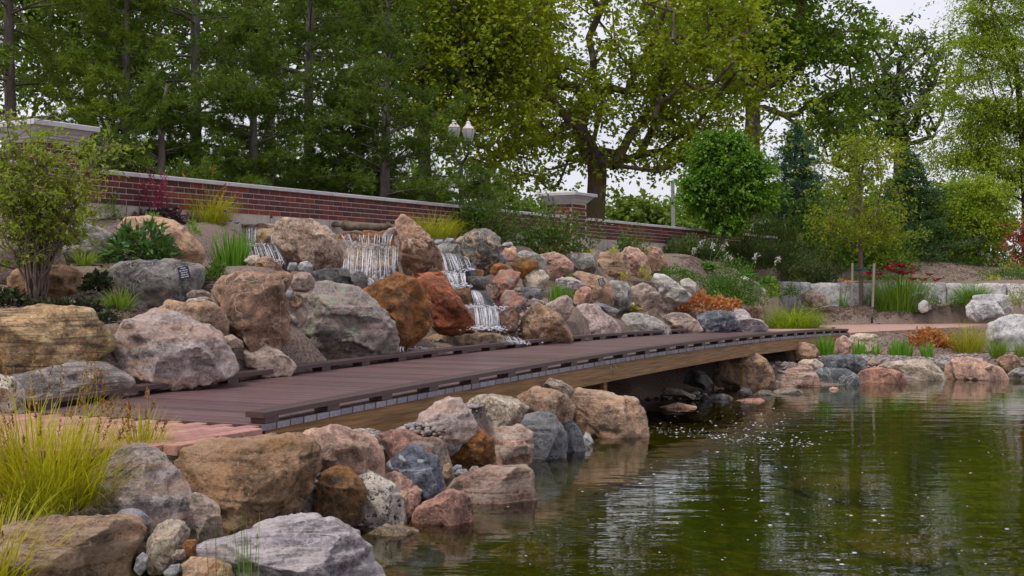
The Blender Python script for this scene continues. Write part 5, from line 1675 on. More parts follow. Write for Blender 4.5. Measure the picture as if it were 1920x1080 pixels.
clump('grass_clump', 'wispy grass at the wall left of the weeping grass', GR, 765, 425, 130, 16, 120, 45, 'yellowgrass', 6, (.1, .8), (.7, 1.8))
clump('grass_clump', 'bright arching tuft behind the dark notice boulder', GR, 160, 500, 196, 14, 110, 62, 'tuft', 11, (.1, .8), (.5, 1.4))
clump('grass_clump', 'bright arching tuft in front of the dark notice boulder', GR, 222, 590, 222, 18, 150, 75, 'tuft', 11, (.1, .8), (.4, 1.3))
clump('grass_clump', 'small tuft left of the bright arching tuft', GR, 190, 580, 224, 8, 60, 38, 'tuft', 9, (.1, .8), (.4, 1.3))
clump('grass_clump', 'small tuft between the spotted plant and its boulder', GR, 203, 503, 200, 5, 40, 38, 'tuft', 9, (.3, 1.0), (.5, 1.4))
IR = 'iris clumps'
def iris(label, px, py, ppm, r, n, h, flowers=()):
    e = clump('iris_clump', label, IR, px, py, ppm, r, n, h, 'iris', 17 if ppm > 100 else 15, (.02, .42), (0, .28), shape='iris')
    rg = nseed()
    for fx, fy in flowers:
        p = U(fx, fy, ppm)
        V, F_, P = blades(rg, np.array([[p[0], p[1], e.location.z]]), np.array([0.]), np.array([0.02]), np.array([p[2] - e.location.z]), np.array([.008]), np.array([.02]), 5, 'iris')
        part('flower_stalk', V, [F_], LM['iris'], e)
        blooms(e, rg, [p], .045, 6, 'purplebloom')
    return e
iris('large iris clump with purple flowers beside the narrow waterfall', 432, 502, 172, 30, 150, 88, [(424,398), (432,416), (443,420), (420,422)])
iris('iris clump among the boulders right of the cascade', 1050, 566, 130, 22, 110, 42, [(1034,510)])
iris('iris clump with a flower in front of the boardwalk end', 1545, 668, 117, 16, 120, 50, [(1563,616)])
iris('short iris tuft in front of the pale rounded boulder', 1613, 672, 116, 15, 95, 40)
iris('narrow iris tuft beside the short one', 1642, 670, 115, 7, 40, 36)
iris('wide iris clump in the middle of the far shore', 1688, 668, 113, 22, 150, 46, [(1647,608), (1700,600)])
iris('iris tuft before the orange coral bells', 1738, 670, 113, 11, 75, 40)
clump('grass_clump', 'rounded lime green grass mound by the far path', GR, 1487, 613, 90, 46, 1800, 84, 'limegrass', 8, (.1, 1.4), (.9, 2.1))
clump('grass_clump', 'green fountain grass in front of the limestone wall', GR, 1826, 566, 80, 26, 900, 74, 'fountain', 9, (.1, 1.4), (1.0, 2.1))
clump('grass_clump', 'yellow green airy grass on the far shore', GR, 1818, 662, 108, 26, 520, 76, 'yellowgrass', 7, (.05, .65), (.2, 1.0))
clump('grass_clump', 'green grass before the huge limestone boulder', GR, 1873, 668, 113, 16, 260, 58, 'tuft', 7, (.05, .6), (.2, 1.1))
clump('grass_clump', 'grass tuft at the frame edge before the limestone boulder', GR, 1915, 660, 112, 12, 140, 42, 'tuft', 7, (.05, .6), (.2, 1.0))
clump('grass_clump', 'small dark grass tuft beside the path edge', GR, 1745, 628, 92, 9, 80, 22, 'fountain', 7, (.1, .9), (.3, 1.2))
clump('grass_clump', 'tiny grass shoots at the water beside the pink slab', GR, 975, 868, 234, 10, 14, 22, 'tuft', 6, (.1, .9), (.2, .8))
mound('spotted_plant', 'broad plant of spotted dark green leaves on the rock bank', None, 262, 488, 190, 128, 62, 620, .11, 'pulmonaria', stems=0, lw=.5, shell=.45, up=.1, dep=.7)
# coral bells
def coral(label, px, py, ppm, wpx, hpx, mat, n, flowers=0, fh=90):
    e = mound('coral_bells', label, 'coral bells', px, py, ppm, wpx, hpx, n, .075 if ppm < 140 else .06, mat, stems=0, lw=.95, shell=.5, up=.2)
    rg = nseed(); c = ground_at(px, py, ppm)
    for k in range(flowers):
        b = c + np.array([rg.normal(0, wpx / ppm * .2), rg.normal(0, .05), .02])
        spike(e, rg, b, fh / ppm * rg.uniform(.75, 1.15), 'coralflower', 'coral', .35, 60, .024, rg.uniform(.02, .35), thick=.002)
    return e
coral('dark purple coral bells with red flower sprays against the wall', 297, 418, 160, 108, 26, 'coral', 520, 26, 92)
coral('orange coral bells spreading on the mulch beyond the kerb', 1318, 584, 103, 104, 30, 'orangecoral', 640)
coral('second orange coral bells beside the small yellow tuft', 1365, 584, 101, 48, 22, 'orangecoral', 260)
coral('orange coral bells on the far shore behind the iris', 1738, 662, 104, 62, 38, 'orangecoral', 420)
coral('tan orange coral bells next to the airy grass', 1775, 656, 105, 46, 24, 'orangecoral', 260)
# ferns and low shrubs
mound('fern', 'bright green fern against the wall footing', 'ferns', 208, 416, 164, 44, 46, 420, .05, 'fern', stems=0, lw=.3, lumps=.5)
mound('fern', 'low fern in front of the purple coral bells', 'ferns', 284, 412, 166, 46, 16, 200, .05, 'fern', stems=0, lw=.3)
mound('fern', 'small fern beside the large iris clump', 'ferns', 362, 430, 168, 24, 28, 160, .05, 'fern', stems=0, lw=.3)
mound('low_shrub', 'small glossy shrub at the foot of the large iris clump', 'low shrubs', 404, 528, 196, 44, 36, 360, .05, 'shrubgreen', lw=.4)
mound('ground_cover', 'dark bronze ground cover right of the brown boulder', 'ground cover plants', 183, 545, 210, 50, 36, 420, .055, 'bugle', stems=0, lw=.7)
mound('ground_cover', 'dark bronze ground cover along the layered slab', 'ground cover plants', 120, 585, 226, 170, 22, 620, .05, 'bugle', stems=0, lw=.7, dep=.35)
mound('ground_cover', 'dark bronze ground cover under the shrub at the frame edge', 'ground cover plants', 15, 578, 226, 90, 34, 420, .05, 'bugle', stems=0, lw=.7, dep=.5)
mound('ground_cover', 'dark bronze ground cover behind the arching tuft', 'ground cover plants', 195, 600, 230, 50, 16, 220, .045, 'bugle', stems=0, lw=.7)
mound('leafy_bush', 'loose dark green bush against the wall left of the pillar', 'bushes at the wall', 905, 452, 116, 128, 86, 2600, .075, 'shrubdark', lumps=.4, stems=9)
mound('leafy_bush', 'wide dark green bush in front of the brick pillar', 'bushes at the wall', 1030, 476, 111, 160, 84, 3200, .075, 'shrubdark', lumps=.4, stems=9)
mound('leafy_bush', 'small upright bush against the wall right of the pillar', 'bushes at the wall', 1180, 472, 97, 62, 42, 900, .06, 'shrubgreen', lumps=.5)
for px, w, lab in ((1047, 36, 'gold hosta under the wide bush'), (1072, 22, 'small gold hosta beside the pillar footing'), (1100, 30, 'gold hosta in front of the pale footing')):
    rosette('hosta', lab, 'gold hostas', px, 477, 108, w * .5, 42, w * .55, 'hostagold', .34)
rosette('hosta', 'small gold hosta on the mulch below the notice', 'gold hostas', 1183, 582, 112, 14, 34, 20, 'hostagold', .4)
rosette('hosta', 'tiny gold hosta beside the broad grey boulder', 'gold hostas', 1281, 590, 104, 6, 16, 9, 'hostagold', .4)
for px, py, w, h, lab in ((1170, 518, 16, 14, 'small yellow sedum left of the others'), (1207, 514, 20, 18, 'larger yellow sedum below the pinkish tan boulder'), (1214, 526, 18, 13, 'low yellow sedum nearest the streaked boulder'), (1150, 474, 14, 10, 'yellow sedum on top of the slanted boulder'), (1173, 530, 12, 10, 'tiny yellow sedum above the grey and white boulder')):
    mound('sedum', lab, 'yellow sedums', px, py, 104, w, h, 160, .045, 'hostagold', stems=0, lw=.25)
mound('low_shrub', 'bright green low plant on the pink boulder edge', 'low shrubs', 1055, 520, 116, 40, 20, 300, .05, 'fern', stems=0, lw=.35)
mound('low_shrub', 'small dark green plant above the second notice', 'low shrubs', 1097, 512, 111, 28, 18, 260, .045, 'shrubgreen', stems=0, lw=.35)
mound('low_shrub', 'round dense green shrub beyond the kerb', 'low shrubs', 1365, 568, 98, 134, 70, 4200, .05, 'dome', lumps=.25, stems=8, dep=.9)
mound('low_shrub', 'flat green mat left of the round dense shrub', 'low shrubs', 1270, 527, 98, 90, 26, 1500, .04, 'dome', lumps=.2, stems=0, dep=.6)
mound('low_shrub', 'small bright green shrub right of the round dense one', 'low shrubs', 1447, 556, 88, 34, 34, 500, .055, 'fern', lw=.6)
mound('low_shrub', 'small green shrub at the end of the limestone wall', 'low shrubs', 1483, 554, 84, 28, 20, 300, .05, 'shrubgreen')
mound('low_shrub', 'yellow tuft between the orange coral bells', 'low shrubs', 1345, 572, 102, 24, 24, 160, .06, 'hostagold', stems=0, lw=.2)
mound('low_shrub', 'rounded green bun below the fountain grass, left of two', 'low shrubs', 1756, 572, 82, 22, 17, 260, .04, 'shrubgreen')
mound('low_shrub', 'rounded green bun below the fountain grass, right of two', 'low shrubs', 1789, 571, 82, 22, 16, 260, .04, 'dome')
mound('low_shrub', 'pale green shrub at the frame edge beside the long limestone block', 'low shrubs', 1912, 572, 86, 46, 32, 500, .045, 'service', lumps=.4)
# hostas with nodding flower stalks
for px, py, w, lab, fl in ((1287, 508, 24, 'green hosta with tall flower stalks before the juniper', [(1318,450,.35), (1301,466,.2)]), (1330, 500, 24, 'green hosta right of the tall flowered one', [(1360,455,.35), (1336,457,.1)]), (1402, 520, 20, 'green hosta behind the round dense shrub', [(1420,478,.3), (1362,478,.3)]), (1437, 530, 20, 'green hosta nearest the limestone wall', [(1460,484,.3)])):
    e = rosette('hosta', lab, 'green hostas', px, py, 90, w * .6, 44, w * 1.0, 'hostagreen', .45)
    rg = nseed()
    for fx, fy, l in fl:
        p = U(fx, fy, 90); b = np.array(e.location) + np.array([0, 0, .05])
        q = np.linspace(0, 1, 9)[:, None]
        P = b * (1 - q) + p * q; P[:, 2] += np.sin(q[:, 0] * 1.57) * .12 - .12 * q[:, 0]
        mb = MB(); mb.tube(P, .006, 5); mb.part('flower_stalk', LM['hostagreen'], e)
        C = P[6:].repeat(8, 0) + rg.normal(0, .022, (24, 3))
        V, F_ = leafcards(rg, C, rg.normal(0, 1, (24, 3)) + np.array([.6, 0, -.3]), .06, .03)
        part('flower_spike', V, [F_], LM['lilac'], e, kind='stuff')
# daylilies
def daylily(label, px, py, ppm, r, n, h, fl, mat, size):
    e = clump('daylily', label, 'daylilies', px, py, ppm, r, n, h, 'daylily', 16, (.03, .55), (.2, 1.0))
    rg = nseed()
    for fx, fy in fl:
        p = U(fx, fy, ppm) + np.array([0, -.3 + rg.normal(0, .15), .04])
        b = np.array(e.location) + np.array([(p[0] - e.location.x) * .4, 0, 0])
        mb = MB(); mb.tube([b, (b + p) / 2 + np.array([0, 0, .05]), p], .006, 5); mb.part('flower_stalk', LM['daylily'], e)
        blooms(e, rg, [p], size, 6, mat)
    return e
daylily('daylily with one orange flower before the limestone wall', 1580, 575, 80, 8, 46, 40, [(1583,533), (1570,530)], 'orangebloom', .1)
daylily('large daylily clump covered in dark red flowers', 1690, 582, 80, 48, 680, 92, [(1627,518), (1650,507), (1656,510), (1669,502), (1680,503), (1686,506), (1676,517), (1683,516), (1690,519), (1704,517), (1703,529), (1728,530), (1738,521), (1750,530), (1640,521), (1695,510)], 'maroon', .15)
daylily('daylily clump behind the staked tree trunk', 1632, 572, 78, 22, 120, 45, [], 'maroon', .1)
# spreading juniper and shrubs on the far bank
mound('juniper', 'low spreading juniper at the far end of the wall', 'junipers', 1300, 486, 87, 110, 34, 4200, .1, 'juniper', lumps=.35, stems=0, lw=.22, dep=.7)
mound('juniper', 'wide spreading juniper in the middle of the far bank', 'junipers', 1420, 502, 82, 190, 58, 9000, .1, 'juniper', lumps=.35, stems=0, lw=.22, dep=.7)
mound('juniper', 'spreading juniper just above the limestone wall', 'junipers', 1500, 528, 77, 160, 46, 7000, .1, 'juniper', lumps=.3, stems=0, lw=.22, dep=.5)
mound('leafy_bush', 'loose green bush between the juniper and the staked tree', 'bushes of the far bank', 1545, 505, 71, 170, 95, 7500, .1, 'shrubgreen', lumps=.45)
mound('leafy_bush', 'yellow green bush behind the staked tree', 'bushes of the far bank', 1640, 505, 70, 120, 78, 5000, .1, 'backbright', lumps=.45)
mound('leafy_bush', 'green bush at the end of the brick wall', 'bushes of the far bank', 1450, 480, 70, 130, 66, 4800, .1, 'shrubdark', lumps=.4)
mound('leafy_bush', 'low green bush filling the bank above the hostas', 'bushes of the far bank', 1380, 490, 78, 150, 40, 3600, .09, 'shrubgreen', lumps=.4)
mound('ground_cover', 'strip of green ground cover behind the limestone wall', 'ground cover plants', 1640, 529, 75, 120, 10, 1400, .04, 'lawn', stems=0, dep=.3)
mound('ground_cover', 'green ground cover beside the fountain grass', 'ground cover plants', 1890, 528, 73, 120, 30, 2200, .05, 'lawn', stems=0, dep=.6)
mound('ground_cover', 'low green ground cover below the many stemmed tree', 'ground cover plants', 1830, 505, 66, 130, 22, 1800, .05, 'lawn', stems=0, dep=.6)
e = mound('hydrangea', 'hydrangea bush dotted with white flower heads near the frame edge', None, 1880, 512, 66, 84, 48, 1300, .09, 'shrubgreen')
rg = nseed(); c = ground_at(1880, 512, 66)
for k in range(22):
    a, h = rg.uniform(-1, 1), rg.uniform(.25, 1)
    p = c + np.array([a * .6, -.5 * math.sqrt(max(0, 1 - a * a)) + .1, h * .68])
    C = p + rg.normal(0, .035, (26, 3)); V, F_ = leafcards(rg, C, rg.normal(0, 1, (26, 3)) + np.array([0, -.5, .4]), .035, .03)
    part('flower_head', V, [F_], LM['white'], e, kind='stuff')
mound('low_shrub', 'golden low shrub at the frame edge behind the limestone wall', 'low shrubs', 1900, 505, 68, 44, 20, 400, .05, 'hostagold')
mound('low_shrub', 'golden low plant on the limestone wall top', 'low shrubs', 1865, 530, 74, 30, 8, 200, .045, 'hostagold', stems=0)

# ------------------------------------------------------------------ stakes, path light and the far fittings
def stake(label, px, yb, yt, ppm, w, lean=0.0, mat=None):
    b = U(px, yb, ppm); t = U(px + lean, yt, ppm)
    mb = MB()
    mb.box((b + t) / 2, np.array([w / 2, 0, 0]), np.array([0, w / 2, 0]), (t - b) / 2)
    V, F_ = mb.out()
    o = link('stake', mesh_from('stake', V - b, F_), mat or M_STAKE, None, b)
    return tag(o, label, 'stake', 'stakes')
stake('grey wooden stake left of the young tree', 1597, 575, 493, 80, .045, 1)
stake('grey wooden stake right of the young tree', 1636, 576, 494, 81, .045, 3)
stake('thin wooden stake in front of the blue spruce', 1475, 470, 402, 66, .06, -4)
stake('grey metal post beyond the brick wall', 1263, 450, 340, 52, .12, -2, M_GALV)
pl = empty('path_light', U(1635, 606, 86), 'black cylindrical path light at the edge of the path', 'light')
mb = MB(); c = U(1635, 606, 86)
mb.lathe(c, [(.0, 0), (.026, 0), (.026, .2), (.026, .2)], 14); mb.part('post', M_BLACK, pl, True)
for k in range(3):
    mb = MB(); mb.lathe(c + np.array([0, 0, .213 + k * .035]), [(.0, 0), (.027, 0), (.027, .018), (.0, .018)], 14); mb.part('louvre', M_BLACK, pl)
mb = MB(); mb.lathe(c + np.array([0, 0, .2]), [(.018, 0), (.018, .118)], 10); mb.part('lens', M_LWHITE, pl)
mb = MB(); mb.lathe(c + np.array([0, 0, .318]), [(.0, 0), (.028, 0), (.028, .02), (.0, .026)], 14); mb.part('cap', M_BLACK, pl)

MB_ = MB
# street lamp with two lanterns behind the pine
def lantern(parent, c):
    class MB(MB_):
        def lathe(s, c, prof, k=16): MB_.lathe(s, c, [(r * LS, z * LS) for r, z in prof], k)
    mb = MB(); mb.lathe(c, [(.0, 0), (.06, 0), (.09, .03), (.13, .08), (.13, .11), (.10, .12)], 14); mb.part('lantern_base', M_BLACK, parent, True)
    mb = MB(); mb.lathe(c, [(.11, .115), (.135, .2), (.165, .32), (.185, .42), (.18, .45)], 16); g = mb.part('lantern_glass', M_GLASS, parent, True)
    mb = MB(); mb.lathe(c, [(.185, .452), (.19, .47), (.13, .5)], 16); mb.part('crown_band', M_GOLD, parent, True)
    mb = MB(); mb.lathe(c, [(.17, .48), (.14, .53), (.09, .57), (.085, .6), (.06, .63), (.065, .66), (.03, .7), (.0, .71)], 16); mb.part('lantern_roof', M_LWHITE, parent, True)
    mb = MB(); mb.lathe(c, [(.0, .7), (.025, .71), (.028, .74), (.008, .77), (.0, .82)], 10); mb.part('finial', M_GOLD, parent, True)
    mb = MB()
    for k in range(6):
        a = k * math.pi / 3 + .2
        mb.tube([c + np.array([math.cos(a) * r, math.sin(a) * r, z]) for r, z in ((.112 * LS, .115 * LS), (.137 * LS, .2 * LS), (.187 * LS, .42 * LS), (.186 * LS, .455 * LS))], .003, 4)
    mb.part('lantern_ribs', M_BLACK, parent, kind='stuff')
lpp = 106
LS = .62
base = U(864, 540, lpp); base[2] = 2.0
lp = empty('street_lamp', base, 'street lamp with two white topped lanterns above the pine', 'lamp')
la, lb = U(878, 273, lpp), U(850, 266, lpp)
lb[1] += .3
ztop = la[2] - .15
mb = MB(); mb.tube([base, [base[0], base[1] + .2, ztop - .1]], [.05, .035], 10); mb.part('pole', M_BLACK, lp, True)
mb = MB(); mb.tube([la + np.array([0, 0, .02]), la + np.array([0, 0, -.15]), [base[0], base[1] + .2, ztop - .2], lb + np.array([0, 0, -.2]), lb], .022, 6); mb.part('cross_arm', M_BLACK, lp, True)
lantern(lp, la); lantern(lp, lb)
bb = empty('pale_bench', U(1425, 455, 60), 'pale board bench glimpsed between the small maple and the blue spruce', 'bench')
for z, w in ((418, 30), (430, 34)):
    mb = MB(); mb.box(U(1425, z, 60), np.array([w / 120, 0, .03]), np.array([0, .15, 0]), np.array([0, 0, .05])); mb.part('board', M_BENCHW, bb)
for dx in (-10, 10):
    mb = MB(); mb.box((U(1425 + dx, 424, 60) + U(1425 + dx, 470, 60)) / 2, np.array([.03, 0, 0]), np.array([0, .03, 0]), np.array([0, 0, .5])); mb.part('leg', M_BENCHW, bb)
# ------------------------------------------------------------------ trees
def grow(rg, trunk, clusters, fork, step=.45, pen=.35, sag=.35):
    """a branching skeleton: each cluster joins the nearest limb"""
    N = [np.array(p, float) for p in trunk]; par = [-1] + list(range(len(trunk) - 1))
    plen = [0.0]
    for i in range(1, len(trunk)): plen.append(plen[-1] + np.linalg.norm(N[i] - N[i - 1]))
    cap = len(clusters) * 14 + 200
    A = np.zeros((cap, 3)); PL = np.full(cap, 1e9)
    for i, p in enumerate(N): A[i] = p; PL[i] = plen[i] if i >= fork else 1e9
    DR = np.zeros((cap, 3)); DR[:len(N)] = [0, 0, 1]
    n = len(N)
    root = A[fork]
    order = np.argsort(np.linalg.norm(clusters - root, axis=1))
    tips = []
    for k in order:
        c = clusters[k]
        d = np.linalg.norm(A[:n] - c, axis=1)
        cost = d + pen * np.where(PL[:n] > 1e8, 1e9, PL[:n])
        j = int(np.argmin(cost)); L = d[j]
        m = max(1, min(12, int(L / step)))
        ctrl = A[j] + DR[j] * L * sag
        prev = j
        for q in range(1, m + 1):
            t = q / m
            p = A[j] * (1 - t) ** 2 + ctrl * 2 * t * (1 - t) + c * t * t
            if q < m: p = p + rg.normal(0, .035 * L / m + .01, 3)
            A[n] = p; par.append(prev); PL[n] = PL[prev] + np.linalg.norm(p - A[prev])
            v = p - A[prev]; DR[n] = v / (np.linalg.norm(v) + 1e-9)
            prev = n; n += 1
        tips.append(prev)
    cnt = np.zeros(n); cnt[tips] = 1
    for i in range(n - 1, 0, -1):
        cnt[par[i]] += cnt[i]
    return A[:n], np.array(par), cnt, np.array(tips)

def skeleton_mesh(A, par, cnt, r0, rtip, k=6, pw=.5, sides_far=4):
    rad = np.maximum(rtip, r0 * (cnt / cnt[0]) ** pw)
    i = np.arange(1, len(A)); a = A[par[i]]; b = A[i]
    ra, rb = rad[par[i]], rad[i]
    ra = np.minimum(ra, rb * 1.5 + .004)
    t = b - a; L = np.linalg.norm(t, axis=1); ok = L > 1e-5
    a, b, ra, rb, t, L = a[ok], b[ok], ra[ok], rb[ok], t[ok], L[ok]
    t = t / L[:, None]
    b = b + t * (rb * .3)[:, None]
    ref = np.where((np.abs(t[:, 2]) < .9)[:, None], np.array([0, 0, 1.0]), np.array([1.0, 0, 0]))
    u = np.cross(t, ref); u /= np.linalg.norm(u, axis=1)[:, None]; v = np.cross(t, u)
    an = np.linspace(0, 2 * np.pi, k, endpoint=False)
    ring = np.cos(an)[None, :, None] * u[:, None] + np.sin(an)[None, :, None] * v[:, None]
    V = np.concatenate([a[:, None] + ring * ra[:, None, None], b[:, None] + ring * rb[:, None, None]], 1)
    j = np.arange(k)
    F0 = np.c_[j, (j + 1) % k, k + (j + 1) % k, k + j]
    return V.reshape(-1, 3), (F0[None] + (np.arange(len(a)) * 2 * k)[:, None, None]).reshape(-1, 4)

def crown_points(rg, blobs, ppm, n, dep, shell=.35):
    """points through overlapping ellipsoids given in photo pixels"""
    w = np.array([b[2] * b[3] for b in blobs], float); w /= w.sum()
    out = []
    for b, q in zip(blobs, w):
        k = int(n * q) + 1
        d = rg.normal(size=(k, 3)); d /= np.linalg.norm(d, axis=1)[:, None]
        d *= (1 - (1 - rg.random(k) ** (1 / 3)) * 1.0)[:, None] ** (1 - shell)
        c = U(b[0], b[1], ppm)
        rad = np.array([b[2] / ppm, (b[2] + b[3]) / 2 / ppm * dep, b[3] / ppm])
        o = np.array([0, (b[4] if len(b) > 4 else 0), 0])
        out.append(c + o + d * rad)
    return np.concatenate(out)

def broadleaf(name, label, group, base, trunk_px, ppm, blobs, ncl, lpc, leaf, mat, bark, r0, fork=2, dep=.9, spread=(.42, .28), bare=0, rtip=.008, droop=.25, seed=1, pen=.35, lw=.75, sag=.35, cat='tree', k=6, pw=.5):
    rg = np.random.default_rng(seed)
    b = U(base[0], base[1], ppm) if len(base) == 2 else np.array(base, float)
    e = empty(name, b, label, cat, group)
    trunk = [b] + [U(x, y, ppm) for x, y in trunk_px]
    cl = crown_points(rg, blobs, ppm, ncl, dep)
    A, par, cnt, tips = grow(rg, trunk, cl, fork, pen=pen, sag=sag)
    V, F_ = skeleton_mesh(A, par, cnt, r0, rtip, k, pw)
    part('trunk', V, [F_], BK[bark], e, True)
    n = len(cl)
    keep = cl[rg.random(n) > bare]
    m = len(keep)
    # leaves sit along short twigs that fan out of each limb tip
    nt = np.maximum(2, (lpc / 13 * rg.uniform(.5, 1.5, m)).astype(int))
    tc = np.repeat(keep, nt, 0); K_ = len(tc)
    td = rg.normal(0, 1, (K_, 3)) * np.array([spread[0], spread[0], spread[1]]) * 1.7
    per = 13
    C = np.repeat(tc, per, 0); TD = np.repeat(td, per, 0)
    T = len(C)
    u = rg.uniform(.1, 1.1, (T, 1))
    C = C + TD * u + np.array([0, 0, -.25]) * (u ** 2) * np.linalg.norm(TD, axis=1)[:, None] + rg.normal(0, leaf * .42, (T, 3))
    D = TD / (np.linalg.norm(TD, axis=1)[:, None] + 1e-6) * .8 + rg.normal(0, .45, (T, 3)) + np.array([0, 0, -droop])
    V, F_ = leafcards(rg, C, D, leaf * rg.uniform(.65, 1.25, T), leaf * lw * rg.uniform(.7, 1.2, T), .18)
    part('crown', V, [F_], LM[mat], e, kind='stuff')
    return e

# white pines: whorled limbs carrying brushes of needles
def pine(label, px, ppm, seed, zbase, height, spread, mat, z0=.12, whorl=.62, per=5, tufts=15, needle=.125, nn=9, wid=.013, r0=.11, up=.35, dense=1.0, name='pine_tree', group='pines behind the wall', twotrunk=False, bark='grey', cone=.75, dy=0.0):
    rg = np.random.default_rng(seed)
    b = U(px, 540, ppm); b[2] = zbase; b[1] += dy
    e = empty(name, b, label, 'tree', group)
    mb = MB()
    zz = np.linspace(0, height, 10)
    tr = np.c_[b[0] + .06 * np.cumsum(rg.normal(0, .5, 10)) * .5, b[1] + .06 * np.cumsum(rg.normal(0, .5, 10)) * .5, b[2] + zz]
    tr[0] = b
    mb.tube(tr, np.maximum(.02, r0 * (1 - zz / height * .85)), 8)
    mb.part('trunk', BK[bark], e, True)
    mb = MB()
    tc, td = [], []
    z = z0 * height
    while z < height * .97:
        f = z / height
        L = spread * (1 - f) ** cone * (1 if f > .08 else .8)
        for k in range(per):
            a = rg.uniform(0, 6.28); l = L * rg.uniform(.55, 1.15)
            p0 = np.array([np.interp(z, zz, tr[:, 0]), np.interp(z, zz, tr[:, 1]), b[2] + z + rg.uniform(-.15, .15)])
            h = np.array([math.cos(a), math.sin(a), 0])
            el = up * (.3 + f) + rg.normal(0, .12)
            P = [p0 + h * l * t + np.array([0, 0, l * (el * t - .22 * t * t + .12 * t ** 3)]) for t in np.linspace(0, 1, 6)]
            mb.tube(P, np.linspace(.028, .006, 6) * (1 - .6 * f) * (r0 / .11), 4, False)
            P = np.array(P)
            side = np.array([-h[1], h[0], 0])
            ns = max(4, int(l * 10 * dense))
            for q in range(ns):
                t = .22 + .78 * (q + rg.random()) / ns
                i = min(int(t * 5), 4); g = t * 5 - i
                c = P[i] * (1 - g) + P[i + 1] * g
                sl = (.18 + .35 * (1 - t)) * l * rg.uniform(.4, 1) * rg.choice([-1, 1])
                tip = c + side * sl + h * abs(sl) * .6 + np.array([0, 0, rg.uniform(-.03, .12) * l * .5])
                m = max(2, int(tufts * (.5 + abs(sl) / max(l, .1))))
                u = rg.uniform(.25, 1.05, m)[:, None]
                cc = c * (1 - u) + tip * u + rg.normal(0, .05, (m, 3))
                tc.append(cc); td.append(np.repeat([(tip - c) / (np.linalg.norm(tip - c) + 1e-6)], m, 0) + rg.normal(0, .45, (m, 3)) + np.array([0, 0, .35]))
        z += whorl * (1 - .45 * f) * rg.uniform(.8, 1.2)
    mb.part('limbs', BK[bark], e, True, kind='stuff')
    C = np.concatenate(tc); D = np.concatenate(td); D /= np.linalg.norm(D, axis=1)[:, None]
    T = len(C)
    C2 = np.repeat(C, nn, 0); D2 = np.repeat(D, nn, 0) + rg.normal(0, .55, (T * nn, 3))
    D2 /= np.linalg.norm(D2, axis=1)[:, None]
    s = np.cross(D2, rg.normal(size=D2.shape)); s /= np.linalg.norm(s, axis=1)[:, None]
    Ln = needle * rg.uniform(.6, 1.15, (T * nn, 1))
    V = np.stack([C2 - s * wid * .5, C2 + s * wid * .5, C2 + D2 * Ln], 1).reshape(-1, 3)
    # a brush is one island so that it takes one tint
    Fc = np.arange(len(V)).reshape(-1, 3)
    part('crown', V, [Fc], LM[mat], e, kind='stuff')
    return T * nn
np_ = 0
np_ += pine('tall white pine with a forked trunk behind the wall', 362, 118, 11, 1.9, 9.5, 2.7, 'pine', z0=.1)
np_ += pine('slender white pine with a bare grey trunk', 576, 104, 12, 1.9, 10.5, 2.3, 'pine', z0=.1)
np_ += pine('bushy low white pine in front of the lamp', 722, 114, 13, 1.9, 5.0, 2.0, 'pine', z0=.03, whorl=.42, up=.5, cone=.6)
np_ += pine('white pine behind the left pillar cut by the frame', 22, 128, 14, 1.9, 9.0, 2.5, 'pinelight', z0=.08)
np_ += pine('young white pine leaning over the wall beside the pillar', 190, 134, 15, 1.9, 4.6, 2.0, 'pinelight', z0=.03, whorl=.45, dy=1.2)
np_ += pine('low pine seedling filling the wall corner by the lamp', 900, 94, 16, 1.8, 1.9, 1.7, 'pine', z0=.03, whorl=.3, up=.5)
np_ += pine('young white pine behind the wall between the forked and the slender pine', 480, 122, 17, 1.9, 3.6, 2.0, 'pine', z0=.03, whorl=.36, up=.5)
np_ += pine('low dark pine behind the wall by the purple coral bells', 300, 132, 18, 1.9, 2.4, 1.6, 'pine', z0=.03, whorl=.32, up=.5)
np_ += pine('low dark pine behind the wall above the middle waterfall', 640, 112, 19, 1.9, 2.7, 1.9, 'pine', z0=.03, whorl=.32, up=.5)
# spruces of the far bank
np_ += pine('blue green spruce at the end of the brick wall', 1492, 64, 21, 2.0, 4.3, 2.0, 'spruceblue', z0=.02, whorl=.2, per=9, tufts=5, needle=.1, nn=7, wid=.022, r0=.09, up=.1, dense=1.6, name='spruce_tree', group='spruces of the far bank', bark='brown', cone=.85)
np_ += pine('dark green spruce on the mulch mound', 1712, 66, 22, 2.0, 3.2, 2.0, 'sprucedark', z0=.02, whorl=.18, per=9, tufts=5, needle=.1, nn=7, wid=.022, r0=.09, up=.1, dense=1.6, name='spruce_tree', group='spruces of the far bank', bark='brown', cone=.75)
print('needles', np_)

TG = 'broad-leaved trees behind the wall'
broadleaf('maple_tree', 'large spreading maple with mossy trunk behind the brick pillar', TG, (1116, 520), [(1116,400), (1120,330), (1118,300)], 71,
          [(1110,60,330,190), (930,150,170,150), (1330,170,150,150), (1100,-120,330,160), (1000,290,150,60), (1260,290,140,70), (1110,170,200,110)], 460, 120, .135, 'maple', 'maple', .28, fork=3, seed=31, sag=.45, pen=.22, spread=(.38, .16), rtip=.016, bare=.14, pw=.43)
broadleaf('maple_tree', 'tall green maple with bare inner limbs right of the large one', TG, (1412, 520), [(1412,330), (1410,250), (1412,215)], 57,
          [(1400,-30,230,120), (1560,110,110,110), (1330,90,120,110), (1450,60,180,80), (1580,220,80,60), (1500,-60,120,90)], 330, 110, .16, 'maplegreen', 'maple', .26, fork=3, seed=32, sag=.4, pen=.2, spread=(.45, .2), rtip=.018, pw=.43, bare=.12)
